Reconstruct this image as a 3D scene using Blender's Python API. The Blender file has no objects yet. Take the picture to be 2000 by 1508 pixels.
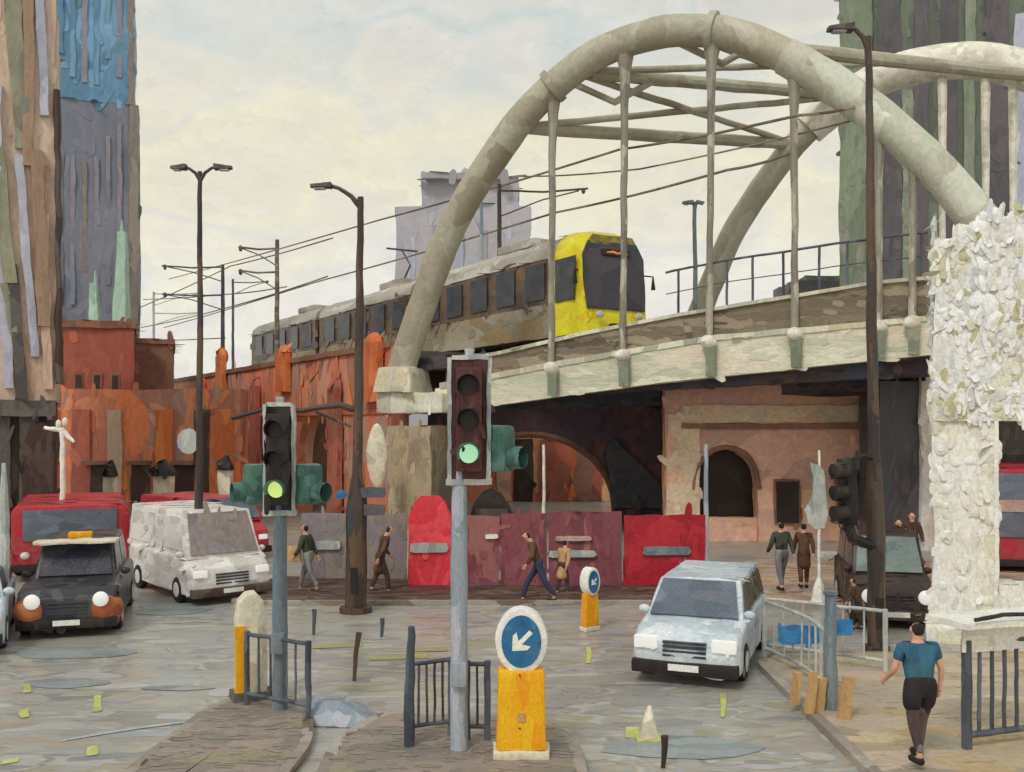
import bpy, bmesh, math, random
from mathutils import Vector, Matrix, noise
random.seed(7)
R = math.radians
PI = math.pi
scn = bpy.context.scene
COL = scn.collection
F = 1900.0; HZ = 827.0; CH = 4.5

def P(px, py, Y): return Vector(((px-1000)/F*Y, Y, CH-(py-HZ)/F*Y))
def G(px, py):
    Y = F*CH/(py-HZ); return Vector(((px-1000)/F*Y, Y, 0))
def XA(px, Y): return (px-1000)/F*Y
def ZA(py, Y): return CH-(py-HZ)/F*Y

# ------------------------------------------------------------ materials
def lin(c):
    c /= 255.0
    return c/12.92 if c <= .04045 else ((c+.055)/1.055)**2.4
KA = 1.3
def col(c, k=KA):
    return tuple(min(.92, lin(v)*k) for v in c)+(1,)
MATS = {}
def paint(name, cols, sc=(3,3,3), dist=.35, rough=.55, bump=.5, k=KA, metal=0, fine=.12, spec=.35, soft=False):
    """brushed, dabbed pigment: every dab a cell of its own colour, in the object's own space"""
    if name in MATS: return MATS[name]
    m = bpy.data.materials.new(name); m.use_nodes = True; MATS[name] = m
    nt = m.node_tree; N = nt.nodes; L = nt.links
    b = N['Principled BSDF']
    b.inputs['Roughness'].default_value = rough
    b.inputs['Metallic'].default_value = metal
    b.inputs['Specular IOR Level'].default_value = spec
    tc = N.new('ShaderNodeTexCoord'); oi = N.new('ShaderNodeObjectInfo')
    mul = N.new('ShaderNodeMath'); mul.operation = 'MULTIPLY'; mul.inputs[1].default_value = 37.
    L.new(oi.outputs['Random'], mul.inputs[0])
    add = N.new('ShaderNodeVectorMath'); add.operation = 'ADD'
    L.new(tc.outputs['Object'], add.inputs[0]); L.new(mul.outputs[0], add.inputs[1])
    nz = N.new('ShaderNodeTexNoise'); nz.inputs['Scale'].default_value = max(sc)*.7; nz.inputs['Detail'].default_value = 3
    L.new(add.outputs[0], nz.inputs['Vector'])
    mp = N.new('ShaderNodeVectorMath'); mp.operation = 'MULTIPLY'; mp.inputs[1].default_value = sc
    L.new(add.outputs[0], mp.inputs[0])
    s2 = N.new('ShaderNodeVectorMath'); s2.operation = 'MULTIPLY_ADD'
    L.new(nz.outputs['Color'], s2.inputs[0]); s2.inputs[1].default_value = (dist*2,)*3
    L.new(mp.outputs[0], s2.inputs[2])
    vo = N.new('ShaderNodeTexVoronoi'); vo.inputs['Scale'].default_value = 1
    if soft: vo.feature = 'SMOOTH_F1'; vo.inputs['Smoothness'].default_value = .5
    L.new(s2.outputs[0], vo.inputs['Vector'])
    sep = N.new('ShaderNodeSeparateColor'); L.new(vo.outputs['Color'], sep.inputs[0])
    rp = N.new('ShaderNodeValToRGB'); cr = rp.color_ramp; n = len(cols)
    while len(cr.elements) < n: cr.elements.new(.5)
    for i, c in enumerate(cols):
        cr.elements[i].position = (i+.5)/n if n > 1 else 0
        cr.elements[i].color = col(c, k)
    if n == 1:
        cr.elements[0].color = cr.elements[1].color = col(cols[0], k)
    at = N.new('ShaderNodeAttribute'); at.attribute_name = 'dab'
    ad = N.new('ShaderNodeMath'); ad.operation = 'ADD'; L.new(sep.outputs[0], ad.inputs[0]); L.new(at.outputs['Fac'], ad.inputs[1])
    fr = N.new('ShaderNodeMath'); fr.operation = 'FRACT'; L.new(ad.outputs[0], fr.inputs[0])
    L.new(fr.outputs[0], rp.inputs[0])
    # streaks of the bristles inside the dab
    n2 = N.new('ShaderNodeTexNoise'); n2.inputs['Scale'].default_value = 7; n2.inputs['Detail'].default_value = 4
    n2.inputs['Roughness'].default_value = .65
    L.new(s2.outputs[0], n2.inputs['Vector'])
    mr = N.new('ShaderNodeMapRange'); mr.inputs[1].default_value = .3; mr.inputs[2].default_value = .7
    mr.inputs[3].default_value = 1-fine*1.6; mr.inputs[4].default_value = 1+fine*1.4
    L.new(n2.outputs[0], mr.inputs[0])
    hs = N.new('ShaderNodeHueSaturation'); L.new(mr.outputs[0], hs.inputs['Value']); L.new(rp.outputs[0], hs.inputs['Color'])
    L.new(hs.outputs[0], b.inputs['Base Color'])
    if bump:
        bp = N.new('ShaderNodeBump'); bp.inputs['Strength'].default_value = bump; bp.inputs['Distance'].default_value = .03
        L.new(n2.outputs[0], bp.inputs['Height']); L.new(bp.outputs[0], b.inputs['Normal'])
    return m
def glow(name, c, e):
    m = bpy.data.materials.new(name); m.use_nodes = True; b = m.node_tree.nodes['Principled BSDF']
    b.inputs['Base Color'].default_value = col(c, .6); b.inputs['Emission Color'].default_value = col(c, 1)
    b.inputs['Emission Strength'].default_value = e; b.inputs['Roughness'].default_value = .3
    MATS[name] = m; return m

M = {}
M['asphalt'] = paint('asphalt', [(126,124,120),(144,140,130),(134,132,130),(160,158,152),(134,130,110),(146,140,128),(134,140,144),(152,146,126),(144,134,128),(116,118,120),(154,152,150)], (.45,1.6,1), .35, .3, .12, k=1.42, spec=.5, fine=.1, soft=True)
M['sand'] = paint('sand paving', [(176,160,134),(164,150,130),(190,174,146),(172,148,110),(156,148,132),(188,168,150),(150,138,122)], (1.1,2.4,1), .5, .6, .5, k=1.15)
M['mauve_paving'] = paint('mauve paving', [(134,122,114),(150,136,126),(126,122,112),(160,144,134),(118,114,108),(146,136,112)], (1.3,3,1), .5, .5, .5, k=1.1)
M['brown_paving'] = paint('brown paving', [(84,64,56),(100,80,68),(70,54,48),(110,92,82)], (1,3,1), .5, .6, .4, k=1.1)
M['pink_paving'] = paint('pink paving', [(170,140,130),(186,160,146),(150,132,122),(176,150,120)], (1,3,1), .5, .6, .4, k=1.2)
M['kerb'] = paint('kerb stone', [(170,160,150),(146,136,124),(184,174,164),(126,110,96)], (1.2,1.2,3), .3, .6, .4, k=.9)
M['rib'] = paint('arch steel', [(140,134,118),(156,152,136),(128,120,104),(168,164,148),(146,138,120),(150,150,134)], (.9,.9,.7), .5, .5, .55, k=1.5, fine=.1)
M['riblit'] = paint('lit arch steel', [(168,168,154),(186,188,174),(156,150,134),(198,198,186),(172,176,158)], (.9,.9,.7), .5, .5, .55, fine=.1)  # arch steel again, with the light on the right length put into the colour
M['hanger'] = paint('hanger steel', [(128,122,110),(150,146,134),(112,106,96),(170,164,150)], (3,3,1), .4, .5, .5)
M['girder'] = paint('girder cream', [(190,186,166),(178,180,160),(202,198,182),(168,172,150),(196,186,168)], (.35,.35,2.2), .4, .5, .5, k=1.45)
M['parapet'] = paint('parapet brown', [(110,100,84),(96,86,72),(126,114,94),(140,128,108),(88,74,62)], (.35,.35,3), .4, .6, .6, k=1.45)
M['greensteel'] = paint('stiffener green', [(120,126,108),(104,112,96),(136,140,120)], (3,3,2), .4, .5, .4)
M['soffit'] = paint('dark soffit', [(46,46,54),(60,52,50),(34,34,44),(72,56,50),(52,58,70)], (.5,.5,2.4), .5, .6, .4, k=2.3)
M['anchor'] = paint('anchor white', [(206,200,186),(222,216,204),(190,186,172)], (4,4,4), .3, .5, .4)
M['pier'] = paint('pier concrete', [(138,124,104),(122,110,94),(152,138,116),(112,98,84),(146,130,104)], (1.6,1.6,.5), .4, .6, .5, k=1.7)
M['cap'] = paint('springing stone', [(196,192,174),(170,170,156),(210,206,190),(150,152,140),(186,176,150)], (1.6,1.6,.8), .4, .6, .5)
M['brick'] = paint('orange brick', [(158,96,72),(142,88,72),(176,102,66),(152,106,92),(184,106,60),(130,88,76),(168,118,98),(128,104,94)], (.8,.8,.28), .4, .7, .5, k=2.0, fine=.1)
M['brickred'] = paint('red brick', [(138,76,62),(154,86,70),(126,70,60),(164,96,80),(122,78,68),(170,94,70),(112,66,58)], (.5,.5,.24), .4, .7, .5, k=1.6, fine=.1)
M['brickbrown'] = paint('brown brick', [(116,84,68),(126,92,76),(104,76,64)], (.6,.6,.4), .4, .7, .5, k=1.6)
M['brickorange'] = paint('bright orange brick', [(180,98,56),(168,90,58),(190,112,62)], (2,2,.5), .3, .7, .5, k=1.5)
M['brickpink'] = paint('pink tan brick', [(158,122,108),(146,112,102),(170,134,116),(136,108,98),(164,128,100),(152,116,110)], (.7,.7,.9), .5, .7, .5, k=2.3, fine=.1)
M['tan'] = paint('tan stone', [(156,140,120),(146,130,112),(166,148,124),(158,128,106)], (.8,.8,1.2), .5, .7, .5, k=2.2)
M['shadebrick'] = paint('shaded brick', [(66,48,50),(54,42,48),(76,54,52),(48,46,60),(88,60,54)], (.8,.8,.7), .5, .7, .5, k=2.6)  # brown brick darkened in colour for the shade under the deck
M['farbrick'] = paint('lit brick', [(170,100,76),(184,112,86),(156,82,58),(192,124,94),(176,126,92)], (.8,.8,.3), .4, .7, .5, k=2.6)  # colour brightened so the facade looks lit beyond the arch
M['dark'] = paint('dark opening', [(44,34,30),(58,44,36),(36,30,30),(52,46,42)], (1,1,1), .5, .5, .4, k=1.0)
M['bluegrey'] = paint('blue grey', [(66,68,74),(80,74,74),(58,58,66)], (1,1,1), .4, .6, .4, k=1.8)
M['blackpaint'] = paint('black paint', [(34,32,34),(48,42,40),(26,28,34),(60,48,42)], (4,4,1.5), .4, .4, .4, k=1.1)
M['brownpole'] = paint('brown pole', [(60,50,44),(78,62,50),(48,44,46),(92,72,56),(54,58,62)], (5,5,.9), .4, .45, .4)
M['greypole'] = paint('grey blue pole', [(136,144,152),(150,156,166),(122,132,140),(160,160,168),(112,126,138)], (5,5,.8), .4, .45, .4, k=1.4)
M['slatepole'] = paint('slate pole', [(98,112,122),(112,124,132),(88,98,104),(122,130,132)], (5,5,.8), .4, .45, .4)
M['darkslate'] = paint('dark slate rail', [(76,82,92),(64,70,78),(92,98,108),(58,62,74)], (4,4,1), .4, .45, .4)
M['palerail'] = paint('pale rail', [(160,164,160),(140,148,150),(178,178,172)], (4,4,1), .4, .45, .4)
M['white'] = paint('white paint', [(216,214,208),(230,228,222),(200,198,192),(222,218,204)], (3,3,3), .4, .5, .5)
M['cream'] = paint('cream paint', [(206,198,176),(190,180,156),(216,208,190),(180,172,152)], (2,2,2), .4, .5, .5)
M['teal'] = paint('teal lamp glow', [(60,94,86),(72,108,98),(50,80,78),(84,120,108)], (6,6,6), .4, .4, .4)  # teal stands for the glow round the green lamp
M['maroonbox'] = paint('maroon board', [(74,40,38),(60,32,34),(90,50,44)], (5,5,2), .4, .5, .4)
M['ochre'] = paint('ochre', [(176,142,96),(164,132,88),(186,154,108)], (5,5,2), .4, .6, .4)
M['amber'] = paint('amber bollard', [(246,170,24),(240,156,20),(250,180,30),(236,148,26)], (7,7,2.2), .3, .45, .4, k=1.2)
M['signblue'] = paint('sign blue', [(38,94,136),(46,104,146),(34,82,122),(60,112,146)], (8,8,8), .4, .4, .4)
M['blue'] = paint('blue panel', [(46,110,160),(60,122,168),(40,96,146)], (5,5,5), .4, .5, .4)
M['hoardmaroon'] = paint('maroon hoarding', [(112,58,66),(126,70,74),(100,54,62),(118,66,80),(134,84,82)], (1.1,1.1,.6), .5, .6, .5, k=1.5)
M['hoardred'] = paint('crimson hoarding', [(150,30,42),(136,28,38),(160,38,50)], (1.1,1.1,1), .5, .5, .4, k=1.5)
M['hoardscarlet'] = paint('scarlet hoarding', [(206,54,68),(196,46,60),(214,70,78)], (1.2,1.2,1), .5, .5, .4, k=1.4)
M['wallgrey'] = paint('taupe wall', [(118,108,104),(128,118,110),(108,100,98),(120,112,116)], (1.1,1.1,.7), .5, .6, .4, k=1.5)
M['yellow'] = paint('tram yellow', [(226,200,40),(236,212,50),(214,186,36)], (2,2,3), .3, .4, .35, k=1.35)
M['tramroof'] = paint('tram roof', [(150,144,134),(168,162,152),(134,126,114),(184,180,172)], (.3,.3,2.4), .4, .5, .5)
M['tramband'] = paint('tram window band', [(84,70,56),(100,80,60),(66,56,52),(124,90,60),(80,68,66),(96,84,72)], (.5,.5,1.4), .4, .35, .3)
M['tramlow'] = paint('tram lower side', [(128,120,98),(146,140,120),(112,98,78),(160,154,134),(140,120,88)], (.7,.7,2), .4, .5, .4)
M['tramwin'] = paint('tram side glass', [(62,56,54),(74,68,66),(86,80,80)], (1,1,2), .4, .25, .25)
M['tramglass'] = paint('tram windscreen', [(66,60,68),(54,50,58),(78,72,78),(60,66,70)], (1.2,1.2,1.6), .4, .25, .25)
M['tramolive'] = paint('tram brow', [(140,126,56),(120,108,58),(156,140,56)], (3,3,3), .3, .5, .4)
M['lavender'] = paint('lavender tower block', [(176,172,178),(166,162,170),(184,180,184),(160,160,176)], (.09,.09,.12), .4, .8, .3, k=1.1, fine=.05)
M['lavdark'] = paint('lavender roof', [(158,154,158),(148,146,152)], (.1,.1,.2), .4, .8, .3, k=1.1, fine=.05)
M['tower'] = paint('grey violet tower', [(112,114,128),(122,122,134),(104,110,124),(130,124,132),(116,120,136)], (.35,.35,.07), .4, .6, .4, fine=.08)
M['strip'] = paint('tower strip', [(126,124,138),(132,122,128),(118,124,136)], (1,1,.3), .4, .6, .4)
M['towerblue'] = paint('blue tower glass', [(84,122,150),(96,136,166),(72,108,134),(112,150,184),(90,126,140)], (.5,.5,.14), .4, .4, .4, fine=.1)
M['towertrim'] = paint('tower edge', [(122,114,108),(110,104,100),(134,124,112)], (1,1,.2), .4, .6, .4)
M['mint'] = paint('mint glass', [(150,178,162),(164,188,172),(136,164,150)], (.7,.7,.25), .4, .5, .4)
M['peach'] = paint('peach stone', [(186,164,148),(174,150,132),(196,174,158),(168,142,122)], (1.2,1.2,.16), .4, .7, .5)
M['olive'] = paint('olive stone', [(130,128,110),(142,142,118),(118,118,106),(126,112,98)], (1.2,1.2,.16), .4, .7, .5)
M['lilac'] = paint('lilac glass', [(164,164,180),(176,174,188),(150,152,168)], (1.2,1.2,.16), .4, .5, .4)
M['brownstone'] = paint('brown stone', [(150,124,104),(136,112,94),(162,136,114)], (1.2,1.2,.16), .4, .7, .5)
M['dkbrown'] = paint('dark brown front', [(64,48,42),(78,60,52),(52,42,40),(92,80,74)], (1,1,.5), .4, .6, .4, k=1.2)
M['dkgrey'] = paint('dark grey front', [(84,80,76),(96,92,86),(72,68,66)], (1,1,1), .4, .6, .4)
M['gtower'] = paint('green grey tower', [(84,90,80),(92,100,88),(76,78,72),(98,106,92)], (.5,.5,.1), .4, .6, .4, k=1.4, fine=.1)
M['gtowerpale'] = paint('pale green pilaster', [(108,118,100),(118,128,108),(98,108,92),(124,124,112)], (.5,.5,.12), .4, .6, .4)
M['mtower'] = paint('mauve glazing', [(78,74,76),(70,66,70),(88,80,82),(68,68,72)], (.5,.5,.1), .4, .4, .4, k=1.5, fine=.1)
M['stone'] = paint('white rubble', [(228,228,226),(208,208,208),(240,240,238),(180,182,188),(216,214,204),(172,166,128),(230,228,222),(196,190,178),(222,222,220),(236,236,234)], (2.6,2.6,2.0), .5, .6, .6, k=1.3)
M['stonecol'] = paint('cream rubble', [(218,214,206),(230,228,220),(204,198,188),(224,220,212),(206,202,178),(234,232,226)], (3,3,1.4), .5, .6, .6, k=1.3)
M['cabblack'] = paint('cab black', [(52,52,56),(64,64,66),(44,44,58),(74,72,70)], (3,3,2), .4, .3, .3)
M['copper'] = paint('copper wing', [(150,86,50),(132,74,44),(166,98,60)], (4,4,4), .4, .4, .4)
M['vanwhite'] = paint('white van', [(206,202,198),(214,210,206),(192,186,182),(200,195,190),(182,175,170)], (1.6,1.6,3.5), .4, .4, .5)
M['silver'] = paint('silver blue car', [(172,184,192),(188,196,202),(158,170,180),(196,202,206)], (1.5,1.5,4), .4, .35, .4)
M['shadeside'] = paint('shaded car side', [(88,78,66),(100,90,76),(76,68,58)], (1.5,1.5,2), .4, .4, .4)  # shade on the carrier's side, put into the side window colour
M['dkcar'] = paint('dark brown car', [(60,44,40),(74,56,50),(50,40,40)], (2,2,2), .4, .4, .4)
M['red'] = paint('bus red', [(168,48,56),(154,44,54),(180,58,66),(150,60,64)], (1.5,1.5,1.5), .4, .4, .4)
M['glass'] = paint('blue grey glass', [(90,98,112),(104,112,124),(80,88,100),(96,100,108)], (2,2,4), .4, .2, .25)
M['glassgreen'] = paint('green grey glass', [(110,126,122),(124,138,132),(98,112,112)], (2,2,4), .4, .2, .25)
M['darkglass'] = paint('dark glass', [(56,58,66),(66,66,72),(48,50,60)], (2,2,3), .4, .2, .25)
M['rubber'] = paint('rubber', [(36,32,32),(44,38,36)], (4,4,4), .3, .7, .3)
M['chrome'] = paint('chrome', [(200,200,196),(180,182,180)], (6,6,6), .3, .3, .2)
M['lampglass'] = glow('headlamp glass', (240,238,232), .5)
M['greenlamp'] = glow('green signal lamp', (206,232,130), .8)
M['palegreenlamp'] = glow('pale green signal lamp', (168,222,178), .8)
M['orangelamp'] = glow('orange display', (220,130,60), .7)
M['deadlamp'] = paint('unlit lens', [(46,30,30),(40,34,28)], (5,5,5), .3, .3, .2)
M['yellowmark'] = paint('yellow road paint', [(198,200,110),(186,190,116),(208,208,130),(176,176,120)], (3,3,3), .5, .6, .4, k=1.0)
M['oldyellow'] = paint('worn yellow paint', [(158,154,108),(148,144,112),(166,160,100)], (3,3,3), .5, .6, .4, k=1.1)
M['whitemark'] = paint('white road paint', [(186,188,186),(170,176,178),(200,200,196)], (3,3,3), .5, .6, .4, k=.95)
M['bluemark'] = paint('wet patch', [(150,160,160),(170,178,178),(136,146,148)], (1,4,3), .6, .3, .4, k=.9)
M['skin'] = paint('skin', [(196,150,126),(184,138,114)], (6,6,6), .3, .6, .2)
M['hairblack'] = paint('black hair', [(30,26,28),(40,34,34)], (12,12,6), .3, .6, .4)
M['tealshirt'] = paint('teal blue cloth', [(44,92,118),(54,100,120),(38,80,108),(60,96,104)], (5,5,3), .4, .8, .4)
M['blackcloth'] = paint('black cloth', [(30,28,32),(40,36,38)], (5,5,3), .4, .8, .4)
M['maroonlegs'] = paint('maroon grey cloth', [(70,50,50),(84,66,62),(58,44,48),(120,112,108)], (7,7,2), .4, .8, .4)
M['greencloth'] = paint('dark green cloth', [(52,58,50),(66,72,60),(44,44,42)], (5,5,3), .4, .8, .4)
M['browncloth'] = paint('brown cloth', [(84,58,42),(66,46,38),(98,70,50)], (5,5,3), .4, .8, .4)
M['greycloth'] = paint('grey cloth', [(110,112,116),(92,94,104),(130,124,118)], (5,5,3), .4, .8, .4)
M['palecloth'] = paint('pale mint cloth', [(178,190,184),(190,200,194)], (5,5,3), .4, .8, .4)
M['navycloth'] = paint('navy cloth', [(44,52,72),(54,60,82)], (5,5,3), .4, .8, .4)

# ------------------------------------------------------------ mesh builder
HOR = {'girder cream','parapet brown','dark soffit','tram roof','tram window band','tram lower side','asphalt','sand paving','mauve paving','brown paving','pink paving','silver blue car','white van','bridge'}
SKIP = {'skin','black hair','unlit lens','rubber','chrome','sign blue','amber bollard','tram windscreen','kerb stone','yellow road paint','white road paint','wet patch','dark opening','blue grey glass','dark glass','green grey glass','teal lamp glow'}
CURVED = {'arch steel','lit arch steel','anchor white','tram roof','tram yellow','springing stone'}
COV = {'cream paint':0,'mint glass':0,'copper wing':0,'signal':0,'white van':.25,'silver blue car':.15,'cab black':.15,'bus red':.3,'white paint':0,'lavender tower block':.3,'sky':0,'arch steel':0,'lit arch steel':0,'anchor white':0,'springing stone':.2,'tram roof':0,'tram yellow':.12,'tram lower side':.25,'grey blue pole':0,'slate pole':0,'brown pole':0,'dark slate rail':0,'pale rail':0,'white rubble':1.3,'cream rubble':1.1,'asphalt':0}
def dabs(bm, mat, Mw, cov):
    name = mat.name
    if name in SKIP or name not in [m.name for m in MATS.values()] or cov <= 0: return []
    bm.faces.ensure_lookup_table(); tris = []; area = 0
    for f in bm.faces:
        vs = [v.co for v in f.verts]
        for i in range(1, len(vs)-1):
            a = (vs[i]-vs[0]).cross(vs[i+1]-vs[0]).length/2
            if a > 1e-6: area += a; tris.append((area, vs[0].copy(), vs[i].copy(), vs[i+1].copy(), f.normal.copy()))
    if area < .25: return []
    lo = Vector([min(v.co[i] for v in bm.verts) for i in range(3)]); hi_ = Vector([max(v.co[i] for v in bm.verts) for i in range(3)])
    dim = sorted(hi_-lo); mid = (lo+hi_)/2; Y0 = max(10, (Mw@mid).y)
    px = Y0/1900
    L0 = min(48*px, .4*dim[2]); W0 = min(13*px, .3*dim[1])
    if name in CURVED: L0 *= .6; W0 *= .6
    if area/max(dim[2], .01)/3.2 < 26*px: return []
    if W0 < 3.6*px: return []
    n = int(min(2600, area*cov/(L0*W0))); out = []
    import bisect
    keys = [t[0] for t in tris]; Mi = Mw.to_3x3().inverted()
    for _ in range(n):
        _, a, b, c, nr = tris[bisect.bisect_left(keys, random.uniform(0, area*.999999))]
        nw = (Mw.to_3x3()@nr)
        u, v = random.random(), random.random()
        if u+v > 1: u, v = 1-u, 1-v
        p = a+(b-a)*u+(c-a)*v
        if (Mw@p).y*0+nw.y > .35: continue         # faces turned away to the north keep bare paint
        if abs(nw.z) > .75 or name in HOR: d = Mi@Vector((1,random.gauss(0,.22),random.gauss(0,.15)))
        else: d = Mi@Vector((random.gauss(0,.25),random.gauss(0,.25),1))
        if random.random() < .12: d = Vector((random.gauss(0,1),random.gauss(0,1),random.gauss(0,1)))
        d = d-nr*d.dot(nr)
        if d.length < 1e-3: continue
        d.normalize(); e = nr.cross(d); l = L0*random.uniform(.35,1.1)/2; w = W0*random.uniform(.5,1.25)/2
        h = nr*(W0*random.uniform(.01,.07)+.0015)
        out.append(([p+h+d*l*x+e*w*y for x, y in ((-1,-.3),(-.8,-.85),(.2,-1),(.85,-.7),(1.05,.1),(.7,.8),(-.1,1),(-.9,.75))], random.random()))
    return out
def world_of(parent, loc, rz):
    m = Matrix.Translation(Vector(loc if loc is not None else (0,0,0)))@Matrix.Rotation(rz,4,'Z')
    while parent is not None:
        m = Matrix.Translation(parent.location)@Matrix.Rotation(parent.rotation_euler.z,4,'Z')@Matrix.Diagonal(parent.scale.to_4d())@m; parent = parent.parent
    return m
class MB:
    def __init__(s): s.v = []; s.f = []
    def add(s, vs, fs):
        o = len(s.v); s.v += [Vector(v) for v in vs]; s.f += [tuple(i+o for i in f) for f in fs]; return s
    def hexa(s, p):  # 4 bottom ccw, 4 top ccw
        return s.add(p, [(3,2,1,0),(4,5,6,7),(0,1,5,4),(1,2,6,5),(2,3,7,6),(3,0,4,7)])
    def box(s, c, d, rz=0, taper=1.0):
        x, y, z = d[0]/2, d[1]/2, d[2]/2; m = Matrix.Rotation(rz, 3, 'Z'); c = Vector(c)
        p = []
        for zz, t in ((-z,1),(z,taper)):
            for a, b in ((-x,-y),(x,-y),(x,y),(-x,y)): p.append(c+m@Vector((a*t,b*t,zz)))
        return s.hexa(p)
    def b2(s, a, b):
        a = Vector(a); b = Vector(b); return s.box((a+b)/2, [abs(b[i]-a[i]) for i in range(3)])
    def tube(s, pts, r, n=10, cap=True, flat=1.0):
        pts = [Vector(p) for p in pts]; k = len(pts)
        if not hasattr(r, '__len__'): r = [r]*k
        t0 = (pts[1]-pts[0]).normalized()
        up = Vector((0,0,1)) if abs(t0.z) < .9 else Vector((1,0,0))
        a = t0.cross(up).normalized(); vs = []; fs = []
        for i in range(k):
            t = (pts[min(i+1,k-1)]-pts[max(i-1,0)]).normalized()
            a = (a-t*a.dot(t)).normalized(); b = t.cross(a)
            for j in range(n):
                q = 2*PI*j/n; vs.append(pts[i]+a*math.cos(q)*r[i]+b*math.sin(q)*r[i]*flat)
        for i in range(k-1):
            for j in range(n):
                fs.append((i*n+j, i*n+(j+1)%n, (i+1)*n+(j+1)%n, (i+1)*n+j))
        if cap: fs += [tuple(reversed(range(n))), tuple((k-1)*n+j for j in range(n))]
        return s.add(vs, fs)
    def prism(s, poly, org, u, v, w):  # 2D poly in (u,v) from org, extruded by vector w
        org = Vector(org); u = Vector(u); v = Vector(v); w = Vector(w); n = len(poly)
        a = [org+u*x+v*y for x, y in poly]; b = [p+w for p in a]
        return s.add(a+b, [tuple(reversed(range(n))), tuple(range(n, 2*n))]+[(i, (i+1)%n, n+(i+1)%n, n+i) for i in range(n)])
    def ball(s, c, r, nu=10, nv=7, rz=0, squash=0):
        c = Vector(c); r = r if hasattr(r, '__len__') else (r,)*3; m = Matrix.Rotation(rz, 3, 'Z')
        vs = [c+Vector((0,0,-r[2]))]; fs = []
        for i in range(1, nv):
            t = -PI/2+PI*i/nv
            for j in range(nu):
                q = 2*PI*j/nu; vs.append(c+m@Vector((r[0]*math.cos(t)*math.cos(q), r[1]*math.cos(t)*math.sin(q), r[2]*math.sin(t))))
        vs.append(c+Vector((0,0,r[2]))); last = len(vs)-1
        for j in range(nu): fs.append((0, 1+(j+1)%nu, 1+j)); fs.append((last, last-nu+j, last-nu+(j+1)%nu))
        for i in range(nv-2):
            for j in range(nu):
                a = 1+i*nu; fs.append((a+j, a+(j+1)%nu, a+nu+(j+1)%nu, a+nu+j))
        return s.add(vs, fs)
    def build(s, name, mat, parent=None, wob=0, seg=None, freq=.8, smooth=35, bev=0, loc=None, rz=0, cov=None):
        me = bpy.data.meshes.new(name); bm = bmesh.new()
        vs = [bm.verts.new(v) for v in s.v]
        for f in s.f:
            try: bm.faces.new([vs[i] for i in f])
            except ValueError: pass
        bmesh.ops.recalc_face_normals(bm, faces=bm.faces[:])
        if bev:
            es = [e for e in bm.edges if len(e.link_faces) == 2 and e.calc_face_angle(0) > R(40)]
            bmesh.ops.bevel(bm, geom=es, offset=bev, segments=2, affect='EDGES', profile=.6, clamp_overlap=True)
        if wob:
            seg = seg or wob*12
            bmesh.ops.triangulate(bm, faces=[f for f in bm.faces if len(f.verts) > 4])
            for it in range(5):
                es = [e for e in bm.edges if e.calc_length() > seg]
                if not es or len(bm.verts) > 30000: break
                bmesh.ops.subdivide_edges(bm, edges=es, cuts=min(6, max(1, int(max(e.calc_length() for e in es)/seg/2))) if it == 0 else 1, use_grid_fill=True)
            off = Vector((random.uniform(0, 50),)*3)
            for v in bm.verts:
                q = v.co*freq/max(seg, .05)*.5
                v.co += noise.noise_vector(q+off)*wob + noise.noise_vector(q*2.7+off)*wob*.5
        bm.normal_update()
        st = dabs(bm, mat, world_of(parent, loc, rz), cov if cov is not None else COV.get(mat.name, .45)); nf = len(bm.faces); vals = []
        for pts, val in st:
            bm.faces.new([bm.verts.new(q) for q in pts]); vals.append(val)
        bm.to_mesh(me); bm.free()
        if vals:
            at = me.attributes.new('dab', 'FLOAT', 'FACE'); at.data.foreach_set('value', [0.0]*nf+vals)
        for p in me.polygons: p.use_smooth = True
        me.set_sharp_from_angle(angle=R(smooth))
        me.materials.append(mat)
        o = bpy.data.objects.new(name, me); COL.objects.link(o)
        if parent: o.parent = parent
        if loc is not None: o.location = loc
        o.rotation_euler.z = rz
        return o
def tag(o, label=None, cat=None, group=None, kind=None):
    if label: o['label'] = label
    if cat: o['category'] = cat
    if group: o['group'] = group
    if kind: o['kind'] = kind
    return o
def thing(name, label, cat, loc=(0,0,0), rz=0, group=None):
    o = bpy.data.objects.new(name, None); COL.objects.link(o); o.location = loc; o.rotation_euler.z = rz
    o.empty_display_size = .3
    return tag(o, label, cat, group)
def kids(o): return [c for c in bpy.data.objects if c.parent == o]
def copy_tree(o, parent=None):
    c = o.copy(); COL.objects.link(c)
    if parent: c.parent = parent
    for ch in kids(o): copy_tree(ch, c)
    return c
def arcpts(cx, cz, rx, rz, a0, a1, n):
    return [(cx+rx*math.cos(a0+(a1-a0)*i/n), cz+rz*math.sin(a0+(a1-a0)*i/n)) for i in range(n+1)]

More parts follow.
